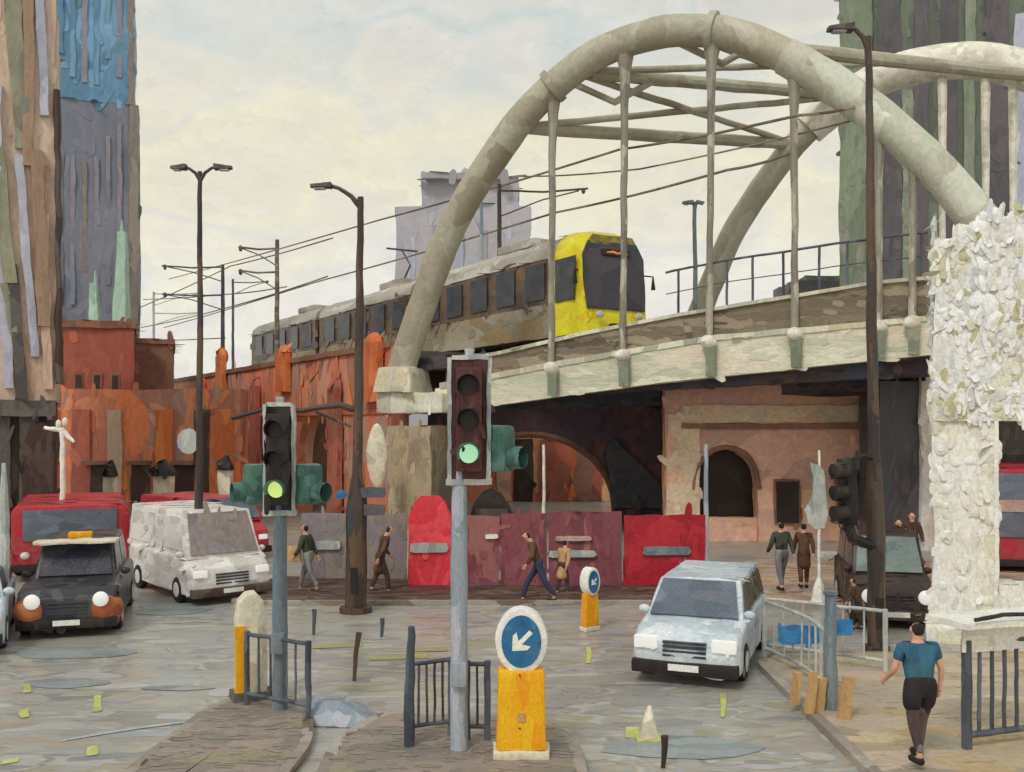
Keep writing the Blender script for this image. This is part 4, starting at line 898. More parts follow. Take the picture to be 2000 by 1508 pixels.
# ------------------------------------------------------------ guard rails
def guard(label, p0, p1, h, nbars, mat, base=.124, top=True, panel_=None, bars_mat=None, curve=0, r=.03):
    p0 = Vector((p0[0],p0[1],0)); p1 = Vector((p1[0],p1[1],0)); d = p1-p0; L = d.length
    t = thing('guard_rail', label, 'railing', (p0.x,p0.y,base), math.atan2(d.y,d.x), 'pedestrian guard railings')
    def cv(x): return curve*math.sin(PI*x/L)
    for x in (0, L):
        mb = MB(); mb.tube([(x,0,0),(x,0,h+.04)], r*1.5, 8); mb.build('post', M[mat], t, wob=.012, seg=.15)
    for z, nm in ((h,'top_rail'),(.18,'bottom_rail')):
        mb = MB(); mb.tube([(L*i/8,cv(L*i/8),z) for i in range(9)], r*1.1, 8); mb.build(nm, M[mat], t, wob=.012, seg=.15)
    for i in range(1, nbars+1):
        x = L*i/(nbars+1); mb = MB(); mb.tube([(x,cv(x),.18),(x,cv(x),h)], r*.62, 6); mb.build('bar', M[bars_mat or mat], t, wob=.012, seg=.15)
    if panel_:
        mb = MB(); mb.b2((-.1,-.05,panel_[0]),(L+.1,-.02,panel_[1])); mb.build('board', M['white'], t, wob=.015, seg=.12)
    return t
g0, g1 = G(802,1462), G(938,1450)
guard('dark guard railing on the island left of the pale signal pole', g0, G(880,1452), 1.05, 4, 'darkslate')
guard('short dark guard railing on the island right of the pale signal pole', G(912,1462), G(952,1462), 1.05, 1, 'darkslate')
mb = MB(); mb.tube([(0,0,0),(0,0,.8),(.02,0,1.62)], [.075,.07,.05], 8); tag(mb.build('marker_post', M['darkslate'], None, wob=.02, seg=.15, loc=G(800,1475)+Vector((0,0,.12))), 'dark square-topped post at the left end of the central railing', 'post')
guard('dark guard railing around the cream bollard and slate pole', G(482,1392), G(602,1418), 1.1, 4, 'darkslate')
gr = guard('pale board-topped barrier at the right edge of the sandy pavement', (XA(1888,13.1),13.1), (XA(2080,13.6),13.6), 1.42, 7, 'darkslate', panel_=(1.3,1.62), r=.045)
mb = MB(); mb.b2((-.25,-.3,1.66),(1.6,.5,1.74)); mb.build('top_shelf', M['white'], gr, wob=.02, seg=.15)
mb = MB(); mb.tube([(-.15,-.32,1.8),(.3,-.32,1.84),(1.6,-.32,1.78)], .03, 6); mb.build('dark_strap', M['blackpaint'], gr, wob=.01, seg=.1)
guard('pale curved guard railing along the kerb at the right', (4.72,18.2), (4.9,14.9), 1.05, 9, 'palerail', curve=.25)
guard('pale guard railing crossing the back of the sandy pavement', (4.8,18.5), (6.6,17.2), 1.05, 5, 'palerail')
for px, py, w, h, lab in ((1562,1240,.74,.34,'wider blue panel hung on the pale railing'),(1647,1226,.36,.3,'smaller blue panel right of the wider one')):
    plate(px,py,w,h,M['blue'],lab,16.9 if px < 1600 else 17.1,nm='blue_panel',cat='panel')
mb = MB(); mb.tube([(0,0,0),(0,0,.9),(0,0,1.75)], [.11,.1,.085], 10); mb.tube([(0,0,1.75),(0,0,1.8)], .11, 10); tag(mb.build('bollard_post', M['slatepole'], None, wob=.02, seg=.2, loc=G(1622,1400)+Vector((0,0,.124))), 'thick slate grey post on the sandy pavement near the kerb', 'post')
for px, py, h, lab in ((1552,1392,.5,'leftmost leaning ochre timber post by the kerb'),(1582,1408,.62,'tallest ochre timber post by the kerb'),(1600,1404,.5,'ochre timber post touching the tallest one'),(1650,1420,.62,'broad ochre timber post right of the slate grey post')):
    w = .07 if px != 1650 else .1
    mb = MB(); mb.hexa([(-w,-.05,0),(w*.8,-.05,0),(w*.8,.05,0),(-w,.05,0),(-w*.6+.04,-.04,h),(w+.04,-.04,h),(w+.04,.04,h),(-w*.6+.04,.04,h)])
    tag(mb.build('timber_post', M['ochre'], None, wob=.015, seg=.1, loc=G(px,py)+Vector((0,0,.12))), lab, 'post', 'ochre posts by the kerb')
# white banner on thin pole
t = thing('banner_pole', 'ragged pale grey banner on a thin white pole before the pink wall', 'banner', G(1600,1185))
Yb = t.location.y
mb = MB(); mb.tube([(0,0,0),(0,0,2),(0,0,ZA(880,Yb))], [.05,.035,.03], 8); mb.build('pole', M['white'], t, wob=.02, seg=.2)
mb = MB(); mb.tube([(0,0,0),(0,0,.35),(0,0,.75)], [.2,.17,.04], 10); mb.build('weight', M['white'], t, wob=.02, seg=.1)
zt = ZA(885,Yb); mb = MB(); mb.prism([(-.28,0),(-.1,-.15),(.12,-.12),(.2,.2),(.15,.8),(.1,1.25),(-.02,1.4),(-.24,1.5),(-.16,1.1),(-.2,.55),(-.38,.3)], (0,-.05,ZA(1020,Yb)), (1,0,0), (0,0,1), (0,.04,0)); mb.build('banner', M['palerail'], t, wob=.03, seg=.12)
# gate piers in the far left background
for px, yt, yb, w, lab in ((215,905,1000,.42,'slim cream gate pier with a pointed dark lantern, left of three'),(320,903,985,.7,'broadest cream gate pier with a wide dark cap, middle of three'),(440,893,990,.46,'cream gate pier with a leaning dark cap, right of three')):
    Y = 38; x = XA(px,Y); z = ZA(yt+25,Y); t = thing('gate_pier', lab, 'gate pier', (x,Y,0), 0, 'cream gate piers behind the traffic')
    mb = MB(); mb.b2((-w/2,-.2,0),(w/2,.2,z)); mb.build('shaft', M['cream'], t, wob=.05, seg=.25)
    mb = MB(); mb.tube([(0,0,z),(0,0,z+.22),(.06,0,z+.6)], [w*.75,w*.7,.08], 8); mb.build('lantern', M['blackpaint'], t, wob=.06, seg=.15)
# left pale posts
Y = 30; t = thing('street_lamp', 'short white twin-headed lamp in front of the dark shopfront at left', 'street lamp', (XA(122,Y),Y,0))
mb = MB(); z = ZA(838,Y); mb.tube([(0,0,0),(0,0,z)], [.09,.08], 8); mb.build('pole', M['white'], t, wob=.03, seg=.2)
mb = MB(); mb.tube([(-.55,0,z+.05),(0,0,z-.05),(.35,0,z-.4)], [.05,.09,.04], 8); mb.build('arm', M['white'], t, wob=.03, seg=.15)
for dx, dz2 in ((-.12,.15),(.08,.22)):
    mb = MB(); mb.ball((dx,0,z+dz2), (.09,.09,.14), 8, 6); mb.build('lantern', M['white'], t)
Y = 21; mb = MB(); mb.tube([(0,0,0),(0,0,2.5),(0,0,ZA(905,Y))], [.11,.12,.04], 8); tag(mb.build('marker_post', M['palerail'], None, wob=.03, seg=.2, loc=(XA(8,Y),Y,0)), 'pale pointed post at the far left edge', 'post')

# ------------------------------------------------------------ white stone portal
Y = 20.2; X0 = XA(1806,Y)
t = thing('stone_portal', 'rough white and cream rubble stone portal at the right edge', 'stone portal', (X0+.12,Y,0), R(-23))
zl = ZA(822,Y); zt1 = ZA(470,Y)
def rubble(mb, x0, x1, z0, z1, y, n, s, top=None, side=True):
    for i in range(n):
        x = random.uniform(x0,x1); z = random.uniform(z0,z1)
        if top and z > top(x): continue
        r = random.uniform(.6,1.35)*s
        mb.ball((x,y+random.uniform(-.03,.04),z), (r*random.uniform(.8,1.5),r*.22,r*random.uniform(.7,1.6)), 7, 5)
    if side:
        for i in range(n//3):
            z = random.uniform(z0,z1); r = random.uniform(.6,1.3)*s
            mb.ball((x0,y+random.uniform(.1,1.1),z), (r*.4,r,r*random.uniform(.8,1.2)), 7, 5)
zc = ZA(445,Y)
mb = MB(); mb.prism([(.02,zl),(2.9,zl),(2.9,zc+.1),(1.6,zc+.2),(1.0,zc),(.7,zc-.25),(.35,zc-.45),(.1,zc-.8)], (0,0,0), (1,0,0), (0,0,1), (0,1.2,0))
rubble(mb, .05, 2.9, zl+.05, zc+.2, 0, 260, .13, top=lambda x: zc-.6+min(.85, x*.8)); mb.build('upper_masonry', M['stone'], t, wob=.03, seg=.3)
mb = MB(); mb.b2((1.24,.1,0),(2.34,.9,1.2)); mb.build('low_wall', M['stonecol'], t, wob=.04, seg=.25)
mb = MB(); mb.prism([(.0,0),(1.3,0),(1.22,2.2),(1.2,zl-.01),(.02,zl-.01),(.08,2.2)], (0,.05,0), (1,0,0), (0,0,1), (0,1.1,0))
rubble(mb, .1, 1.18, .2, zl, .05, 60, .12); mb.build('column', M['stonecol'], t, wob=.03, seg=.3)
mb = MB(); mb.prism([(2.35,0),(3.2,0),(3.2,zl-.01),(2.35,zl-.01)], (0,.05,0), (1,0,0), (0,0,1), (0,1.1,0)); mb.build('column', M['stonecol'], t, wob=.03, seg=.3)
mb = MB(); mb.box((.75,.5,.18), (1.7,1.6,.36)); mb.build('plinth', M['stonecol'], t, wob=.05, seg=.25, bev=.05)
mb = MB(); mb.b2((1.19,-.02,1.0),(1.27,.06,zl)); mb.build('pale_jamb', M['white'], t, wob=.02, seg=.2)
# dark block put in for the bridge's shadow seen through the portal
b, w, z_ = building('low_block', 'dark grey block for the bridge shadow seen through the stone portal', 1890, 2120, 34, 800, 5, M['dkgrey'], wob=.05)
mb = MB(); mb.b2((-w/2-.1,-.3,z_),(w/2,.2,z_+.25)); mb.build('fascia', M['blackpaint'], b, wob=.04, seg=.3)
mb = MB(); mb.b2((-w/2+.4,-.06,2.2),(w/2-.4,-.01,3.4)); mb.build('window', M['blackpaint'], b)

# ------------------------------------------------------------ vehicles
def wheel(parent, x, y, r, w, rim='chrome'):
    mb = MB(); mb.tube([(x-w/2,y,r),(x-w*.36,y,r),(x+w*.36,y,r),(x+w/2,y,r)], [r*.86,r,r,r*.86], 20); o = mb.build('wheel', M['rubber'], parent)
    s = 1 if x > 0 else -1
    mb = MB(); mb.tube([(x+s*w*.48,y,r),(x+s*w*.54,y,r)], [r*.6,r*.52], 14); mb.build('rim', M[rim], o)
def car(name, label, cat, loc, rz, W, L, prof, green, body, glass='glass', side=None, lamp_z=.72, lamp_r=.13, lamp_x=.36, round_l=True, wr=.33, bumper='rubber', group=None, wheels=None, rimm='chrome', grille=True, plate_=True, wob=.015):
    """front faces local -y. prof: side outline (y,z) lower body; green: (y0b,y1b,zb,y0t,y1t,zt,wb,wt)"""
    t = thing(name, label, cat, loc, rz, group)
    # body with rounded plan at the nose
    n = len(prof); secs = []
    for fx, sy, sz in ((-1,.9,.93),(-.92,.98,.985),(-.5,1,1),(0,1.012,1.005),(.5,1,1),(.92,.98,.985),(1,.9,.93)):
        cy = sum(p[0] for p in prof)/n
        secs.append([(fx*W/2, cy+(y-cy)*sy, .25+(z-.25)*sz if z > .25 else z) for y, z in prof])
    vs = [v for s in secs for v in s]; fs = []
    for i in range(len(secs)-1):
        for j in range(n): fs.append((i*n+j, i*n+(j+1)%n, (i+1)*n+(j+1)%n, (i+1)*n+j))
    fs += [tuple(reversed(range(n))), tuple((len(secs)-1)*n+j for j in range(n))]
    y0b,y1b,zb,y0t,y1t,zt,wb,wt = green
    mb = MB(); mb.add(vs, fs)
    mb.hexa([(-wb,y0b,zb-.05),(wb,y0b,zb-.05),(wb,y1b,zb-.05),(-wb,y1b,zb-.05),(-wt,y0t,zt),(wt,y0t,zt),(wt,y1t,zt),(-wt,y1t,zt)])
    mb.build('body', M[body], t, bev=.035, wob=wob, seg=.25)
    def pt(a, b, fz, sx):  # front/back/side surface point
        return None
    def quad(c, off, nm, mat, inset=.1):
        c = [Vector(q) for q in c]; m = sum(c, Vector())/4; nrm = (c[1]-c[0]).cross(c[3]-c[0]).normalized()*off
        q = [m+(v-m)*(1-inset) for v in c]; mb = MB(); mb.hexa([v-nrm*.5 for v in q]+[v+nrm for v in q]); return mb.build(nm, M[mat], t, wob=.006, seg=.2)
    FB = [(-wb,y0b,zb),(wb,y0b,zb),(wt,y0t,zt),(-wt,y0t,zt)]
    quad(FB, .035, 'windscreen', glass)
    quad([(wb,y1b,zb),(-wb,y1b,zb),(-wt,y1t,zt),(wt,y1t,zt)], .03, 'rear_window', glass)
    for s in (-1,1):
        def S(fy, fz):
            ya = y0b+(y1b-y0b)*fy; yb = y0t+(y1t-y0t)*fy; xa = s*(wb+(wt-wb)*fz); return (xa, ya+(yb-ya)*fz, zb+(zt-zb)*fz)
        for f0, f1 in ((.05,.48),(.52,.95)):
            c = [S(f0,.12),S(f1,.12),S(f1,.88),S(f0,.88)]
            if s < 0: c = [c[1],c[0],c[3],c[2]]
            quad(c, .02, 'side_window', side or 'darkglass', .03)
        mb = MB(); mb.ball((s*(W/2+.02), y0b+.25, zb+.08), (.11,.07,.08), 8, 6); mb.build('mirror', M[body], t)
        lx_ = s*W*lamp_x
        yf = min(p[0] for p in prof)
        if round_l: mb = MB(); mb.ball((lx_,yf-(.07 if body == 'cabblack' else .03),lamp_z), (lamp_r,.1,lamp_r), 14, 8)
        else: mb = MB(); mb.box((lx_,yf+.06,lamp_z), (lamp_r*2.4,.16,lamp_r*1.2))
        mb.build('headlight', M['lampglass'], t, bev=0 if round_l else .02)
        mb = MB(); mb.box((s*W*.42,max(p[0] for p in prof)-.03,.8), (.14,.08,.25)); mb.build('tail_light', M['red'], t)
    yf = min(p[0] for p in prof)
    if grille:
        mb = MB()
        for i in range(4): mb.b2((-W*.2,yf-.02,.5+i*.075),(W*.2,yf+.06,.54+i*.075))
        mb.build('grille', M['darkglass'], t)
    mb = MB(); mb.b2((-W*.49,yf-.07,.2),(W*.49,yf+.15,.42)); bp_ = mb.build('bumper', M[bumper], t, bev=.04, wob=.01, seg=.2)
    if plate_: mb = MB(); mb.b2((-.26,yf-.095,.28),(.26,yf-.075,.39)); mb.build('number_plate', M['white'], bp_)
    yr = max(p[0] for p in prof); mb = MB(); mb.b2((-W*.48,yr-.12,.25),(W*.48,yr+.05,.45)); mb.build('bumper', M[bumper], t, bev=.03)
    for y in (wheels or (-L*.31, L*.30)):
        for s in (-1,1): wheel(t, s*(W/2-.09), y, wr, .22, rimm)
    return t
def boxprof(L, h0, hood, belt, hl, nose_r=.15):  # lower body outline
    y0, y1 = -L/2, L/2
    return [(y0,h0),(y1,h0),(y1,belt-.1),(y1-.1,belt),(y0+hl,belt),(y0+.25,hood),(y0+.05,hood-.15),(y0-.02,.55)]
# silver people carrier facing us
L = 4.2
g = Vector((XA(1352,17)+.55, 16.5+L/2, 0))
car('people_carrier', 'silver blue people carrier facing us beside the sandy pavement', 'car', g, R(-21), 1.86, L, boxprof(L,.22,.92,1.05,1.1), (-1.25,2.0,1.0,-.6,1.85,1.62,.88,.74), 'silver', 'glass', side='shadeside', round_l=False, lamp_z=.72, lamp_r=.17, lamp_x=.36)
# black cab with copper wings
L = 4.4; g = Vector(((XA(42,20.4)+XA(240,20.4))/2-.75, 20.3+L/2, 0))
cab = car('taxi', 'old black taxi with copper wings and round lit headlamps at far left', 'taxi', g, R(17), 2.0, L, boxprof(L,.22,1.0,1.1,1.25), (-.95,2.0,1.08,-.45,1.9,1.85,.84,.72), 'cabblack', 'darkglass', lamp_z=.8, lamp_r=.16, lamp_x=.33, bumper='blackpaint', wheels=(-1.45,1.35))
for s in (-1,1):
    mb = MB(); mb.ball((s*.72,-L/2+.25,.54), (.37,.36,.37), 14, 9); mb.build('front_wing', M['copper'], cab, wob=.02, seg=.12)
mb = MB(); mb.b2((-.25,-.2,1.83),(.25,.1,2.0)); mb.build('roof_sign', M['amber'], cab, bev=.03)
mb = MB(); mb.b2((-.86,-.98,1.82),(.86,-.42,1.89)); mb.build('roof_edge', M['cream'], cab, bev=.02, wob=.02, seg=.1)
# white van
L = 4.6; g = Vector((XA(383,26.2), 26.2, 0))
van = car('white_van', 'grubby white van facing us behind the slate signal pole', 'van', g, R(40), 2.15, L, boxprof(L,.25,1.05,1.2,.75), (-1.9,2.45,1.15,-1.35,2.4,2.25,.98,.88), 'vanwhite', 'wallgrey', side='vanwhite', round_l=False, lamp_z=.78, lamp_r=.14, lamp_x=.38, bumper='dkbrown')
# red bus behind the cab
def bus(label, px0, Y, W, L, H, rz, name='bus'):
    t = thing(name, label, 'bus', (XA(px0,Y), Y, 0), rz)
    mb = MB(); mb.prism([(-W/2,.3),(W/2,.3),(W/2,H-.15),(W/2-.15,H),(-W/2+.15,H),(-W/2,H-.15)], (0,0,0), (1,0,0), (0,0,1), (0,L,0)); mb.build('body', M['red'], t, bev=.06, wob=.02, seg=.4)
    mb = MB(); mb.b2((-W*.4,-.05,1.15),(W*.4,.02,H-.12)); mb.build('windscreen', M['glass'], t, bev=.02, wob=.01, seg=.3)
    for i in range(6):
        for s in (-1,1):
            y = .7+i*(L-1.2)/6; x = s*W/2; mb = MB(); mb.b2((x-.03 if s < 0 else x-.01,y,1.3),(x+.01 if s < 0 else x+.03,y+(L-1.2)/6*.86,H-.6)); mb.build('window', M['darkglass'], t)
    for s in (-1,1):
        mb = MB(); mb.ball((s*W*.38,-.02,.75), (.13,.08,.11), 10, 6); mb.build('headlight', M['chrome'], t)
        for y in (1.6, L-2.4): wheel(t, s*(W/2-.12), y, .45, .26)
    mb = MB(); mb.b2((-W/2,-.1,.3),(W/2,.05,.5)); mb.build('bumper', M['rubber'], t, bev=.03)
    return t
bus('small red bus with blue grey windscreen behind the taxi', 138, 28, 3.1, 5.2, 2.15, R(23))
L = 4.9
car('red_van', 'red van half hidden behind the white van', 'van', Vector((XA(385,33),33.5,0)), R(48), 2.3, L, boxprof(L,.3,1.1,1.35,.6), (-2.1,2.4,1.3,-1.6,2.35,2.0,1.06,.95), 'red', 'glass', side='red', round_l=False)
# second red bus through the portal
b = bus('red bus with pale band seen through the stone portal', 2010, 28.5, 2.6, 9, 3.15, R(-12))
mb = MB(); mb.b2((-1.36,-.08,1.9),(1.34,.0,2.25)); mb.build('pale_band', M['pink_paving'], b, wob=.02, seg=.2)
# dark car behind the lamp post
L = 4.3
dk = car('dark_car', 'dark brown taxi with two white headlamps between lamp post and stone portal', 'taxi', Vector((XA(1790,21.3), 21.2+L/2, 0)), R(-12), 1.72, L, boxprof(L,.22,.95,1.1,1.2), (-1.15,1.9,1.05,-.7,1.8,1.9,.8,.7), 'dkcar', 'glassgreen', lamp_z=.72, lamp_r=.16, lamp_x=.34, bumper='dkbrown')
# silver car at the left edge
L = 4.2
car('silver_car', 'pale blue car cut off by the left edge of the view', 'car', Vector((XA(-175,18.6), 18.3+L/2, 0)), R(24), 1.75, L, boxprof(L,.22,.85,1.0,1.15), (-1.1,1.9,.98,-.4,1.5,1.5,.82,.66), 'silver', 'cream', round_l=False, lamp_z=.66, lamp_r=.15)

# ------------------------------------------------------------ people
def skin_mesh(nodes, edges, root=0, sub=2):
    me = bpy.data.meshes.new('t'); me.from_pydata([n[0] for n in nodes], edges, [])
    o = bpy.data.objects.new('t', me); COL.objects.link(o)
    md = o.modifiers.new('s', 'SKIN'); md.use_smooth_shade = True
    for i, n in enumerate(nodes):
        r = n[1] if hasattr(n[1], '__len__') else (n[1], n[1])
        me.skin_vertices[0].data[i].radius = r; me.skin_vertices[0].data[i].use_root = (i == root)
    ms = o.modifiers.new('u', 'SUBSURF'); ms.levels = sub; ms.render_levels = sub
    dg = bpy.context.evaluated_depsgraph_get(); dg.update()
    out = bpy.data.meshes.new_from_object(o.evaluated_get(dg)); bpy.data.objects.remove(o); bpy.data.meshes.remove(me)
    return out
def mesh_obj(name, me, mat, parent):
    me.materials.clear(); me.materials.append(mat)
    for p in me.polygons: p.use_smooth = True; p.material_index = 0
    o = bpy.data.objects.new(name, me); COL.objects.link(o); o.parent = parent; return o
def person(label, loc, rz, H=1.75, stride=.32, lean=.04, top='browncloth', legs='greycloth', hair='hairblack', long_sleeve=True, long_leg=True, coat=False, armL=(.1,.14), armR=(-.1,-.06), wide=1.0, bun=False, head_drop=0, leggings=None):
    s = H/1.75; t = thing('person', label, 'person', loc, rz); t.scale = (s,s,s)
    V = Vector; l = lean; st = stride
    pel = V((0,0,.95)); sp_ = V((0,l*.5,1.15)); ch = V((0,l,1.36)); nk = V((0,l*1.2,1.485)); hd0 = V((0,l*1.4+head_drop*.3,1.56-head_drop*.1)); hd1 = V((0,l*1.5+head_drop*.6,1.665-head_drop*.25))
    nodes = [(pel,(.12*wide,.085)),(sp_,(.1*wide,.07)),(ch,(.115*wide,.068)),(nk,.052),(hd0,(.068,.075)),(hd1,(.074,.088))]; edges = [(0,1),(1,2),(2,3),(3,4),(4,5)]
    tn = [(pel+V((0,0,-.02)),(.15*wide,.12)),(sp_,(.148*wide,.115)),(ch,(.185*wide,.138)),(nk+V((0,-.012,-.02)),(.085,.082))]; te = [(0,1),(1,2),(2,3)]
    ln = [(pel+V((0,0,.16)),(.138*wide,.108)),(pel,(.16*wide,.122))]; le = [(0,1)]
    hands = []; feet = []
    for sx, (e, wv) in ((-1,armL),(1,armR)):
        sh = V((sx*.165*wide,l,1.405)); el = V((sx*.225*wide,l*.7+e*.7,1.13)); wr_ = V((sx*(.225*wide+.0),l*.5+e+wv,.90+abs(wv)*.35)); d = (wr_-el).normalized(); pm = wr_+d*.065
        b0 = len(nodes); nodes += [(sh,.056),(el,.04),(wr_,.027),(pm,(.034,.02))]; edges += [(2,b0),(b0,b0+1),(b0+1,b0+2),(b0+2,b0+3)]
        b1 = len(tn); tn += [(sh,.08),(sh.lerp(el,.6) if not long_sleeve else el,.06)]; te += [(2,b1),(b1,b1+1)]
        if long_sleeve: tn += [(wr_-d*.01,.042)]; te += [(b1+1,b1+2)]
        hands.append((sx, wr_, pm, d))
        y = st*sx*.5
        hip = V((sx*.09*wide,0,.90)); kn = V((sx*.095*wide,y*.55+.05,.50)); an = V((sx*.09*wide,y,.085+(0.06 if y < 0 else 0))); toe = an+V((sx*.02,.16,-.045))
        b2 = len(nodes); nodes += [(hip,.085),(kn,.056),(an,.036),(toe,(.036,.026))]; edges += [(0,b2),(b2,b2+1),(b2+1,b2+2),(b2+2,b2+3)]
        b3 = len(ln)
        if long_leg: ln += [(hip,.1),(kn,.072),(an+V((0,0,.05)),.056)]; le += [(1,b3),(b3,b3+1),(b3+1,b3+2)]
        else: ln += [(hip,.12),(hip.lerp(kn,.62),.108)]; le += [(1,b3),(b3,b3+1)]
        feet.append((an, toe))
    # nose, one small branch of the same skin
    b = len(nodes); nodes += [(hd0.lerp(hd1,.45)+V((0,.098,0)),.014)]; edges += [(5,b)]
    body = skin_mesh(nodes, edges); bo = mesh_obj('body', body, M['skin'], t)
    # fingers joined into the body mesh
    mb = MB()
    for sx, wr_, pm, d in hands:
        side = V((0,1,0)); side = (side-d*side.dot(d)).normalized(); curl = V((-sx,0,0))
        for k, (o_, ln_) in enumerate(((-.027,.058),(-.009,.072),(.009,.078),(.027,.068))):
            a = pm+side*o_; mb.tube([a, a+d*ln_*.5+curl*.004, a+d*ln_*.85+curl*.016, a+d*ln_*.95+curl*.03], [.0095,.009,.008,.006], 6)
        a = wr_+d*.02+side*.024; mb.tube([a, a+side*.03+d*.028, a+side*.036+d*.055+curl*.01], [.012,.0105,.008], 6)
        # ears go in too
    for sx in (-1,1): mb.ball(hd0.lerp(hd1,.5)+V((sx*.078,0,0)), (.012,.022,.032), 8, 6)
    bm = bmesh.new(); bm.from_mesh(body); vs = [bm.verts.new(v) for v in mb.v]
    for f in mb.f:
        fc = bm.faces.new([vs[i] for i in f]); fc.smooth = True
    bm.to_mesh(body); bm.free()
    if coat:
        b = len(tn); tn += [(V((0,-.02,.72)),(.19*wide,.15)),(V((0,-.03,.5)),(.2*wide,.17))]; te += [(0,b),(b,b+1)]
    mesh_obj('coat' if coat else 'top', skin_mesh(tn, te), M[top], t)
    if leggings:
        gn = [(pel+V((0,0,-.08)),(.08*wide,.07))]; ge = []
        for sx, (an, toe) in zip((-1,1), feet):
            kn = V((sx*.095*wide, stride*sx*.275+.05,.50)); b = len(gn); gn += [(V((sx*.09*wide,0,.88)),.095),(kn,.07),(an+V((0,0,.05)),.05)]; ge += [(0,b),(b,b+1),(b+1,b+2)]
        mesh_obj('leggings', skin_mesh(gn, ge), M[leggings], t)
    mesh_obj('trousers' if long_leg else 'shorts', skin_mesh(ln, le, 1), M[legs], t)
    for an, toe in feet:
        me = skin_mesh([(an+V((0,-.05,-.03)),(.06,.06)),(an+V((0,.05,-.035)),(.062,.055)),(toe+V((0,.05,.005)),(.055,.042))], [(0,1),(1,2)], 0, 1); mesh_obj('shoe', me, M['blackcloth'], t)
    c = hd0.lerp(hd1,.75)
    hn = [(hd1+V((0,-.005,.022)),(.084,.092)),(c+V((0,-.042,-.01)),(.08,.06)),(hd0+V((0,-.055,-.02)),(.066,.04))]; he = [(0,1),(1,2)]
    me = skin_mesh(hn, he, 0, 2); ho = mesh_obj('hair', me, M[hair], t)
    if bun:
        mb = MB()
        for sx in (-1,1): mb.tube([hd1+V((sx*.045,-.02,.06)),hd1+V((sx*.085,-.03,.15))],[.04,.018],8)
        mb.build('hair_tuft', M[hair], ho)
    # eyes
    for sx in (-1,1):
        mb = MB(); mb.ball(hd0.lerp(hd1,.6)+V((sx*.03,.081,0)), (.012,.008,.008), 8, 6); mb.build('eye', M['white'], bo)
    mb = MB(); mb.ball(hd0+V((0,.078,.012)), (.024,.008,.006), 8, 5); mb.build('lips', M['hoardscarlet'], bo)
    return t
pz = .124
person('walker seen from behind in teal T-shirt and black shorts on the sandy pavement', G(1797,1512)+Vector((0,0,pz)), R(8), 1.86, .42, .05, 'tealshirt', 'blackcloth', long_sleeve=False, long_leg=False, armL=(.06,.2), armR=(-.02,.05), wide=1.3, bun=True, leggings='maroonlegs')
person('walker in dark green jacket with brown bag striding in front of the taupe hoarding', G(603,1160), R(70), 1.86, .62, .08, 'greencloth', 'greycloth', coat=False)
person('figure in long dark brown coat just right of the thick lamp post', G(742,1163), R(-70), 1.86, .4, .14, 'browncloth', 'browncloth', coat=True, head_drop=.1)
person('stooping walker in dark brown in front of the maroon hoarding', G(1052,1180), R(95), 1.86, .75, .16, 'browncloth', 'navycloth', head_drop=.12)
person('small figure in tan coat beside the distant amber bollard', G(1098,1166), R(-40), 1.5, .3, .12, 'ochre', 'maroonlegs', coat=True)
person('pedestrian in dark green top and grey trousers before the pink brick wall', G(1527,1166)+Vector((0,0,pz)), R(15), 1.86, .4, .04, 'greencloth', 'greycloth', wide=1.1)
person('pedestrian in brown coat walking beside the one in dark green', G(1570,1160)+Vector((0,0,pz)), R(-10), 1.78, .4, .04, 'browncloth', 'browncloth', coat=True)
person('figure in pale mint coat standing behind the dark brown taxi', Vector((XA(1755,26.5),26.5,pz)), R(160), 1.8, .1, .0, 'palecloth', 'greycloth', coat=True)
person('figure in rust brown coat right of the mint-coated one', Vector((XA(1781,27.5),27.5,pz)), R(170), 1.9, .1, .0, 'browncloth', 'browncloth', coat=True)
person('crouching-looking small figure in brown left of the dark taxi', G(1676,1232), R(60), 1.15, .3, .12, 'browncloth', 'dkcar', coat=True)
# bag for the walker in green
mb = MB(); mb.box((0,0,0), (.34,.16,.42)); q = G(596,1160); tag(mb.build('shoulder_bag', M['ochre'], None, bev=.04, wob=.01, seg=.1, loc=q+Vector((-.28,-.02,1.05))), 'tan shoulder bag carried by the walker in dark green', 'bag')

# pavement clutter round the left island: pale slab and posts
g = G(665,1405); mb = MB(); mb.hexa([(-.5,-.35,0),(.75,-.55,0),(.55,.3,0),(-.45,.35,0),(-.45,-.1,.3),(.0,-.15,.34),(.2,.28,.2),(-.42,.33,.3)])
tag(mb.build('kerb_block', M['greypole'], None, bev=.03, wob=.03, seg=.15, loc=g), 'pale sloping concrete block on the road between the signal poles', 'concrete block')
for px, py, y1, lab in ((700,1218,1190,''),):
    pass
for px, py, h, m, lab in ((612,1240,.55,'darkslate','short slate stub post right of the slate signal pole'),(745,1245,.4,'darkslate','tiny slate stub post below the brown-coated figure'),(692,1330,.85,'brownpole','thin leaning brown stick post between the signal poles'),(1295,1500,.42,'blackpaint','short black stub post at the bottom centre right')):
    g = G(px,py); mb = MB(); mb.tube([(0,0,0),(.02,0,h*.5),(.08 if px == 692 else .02,0,h)], [.03,.04,.05], 8); tag(mb.build('stub_post', M[m], None, wob=.01, seg=.1, loc=g), lab, 'post')

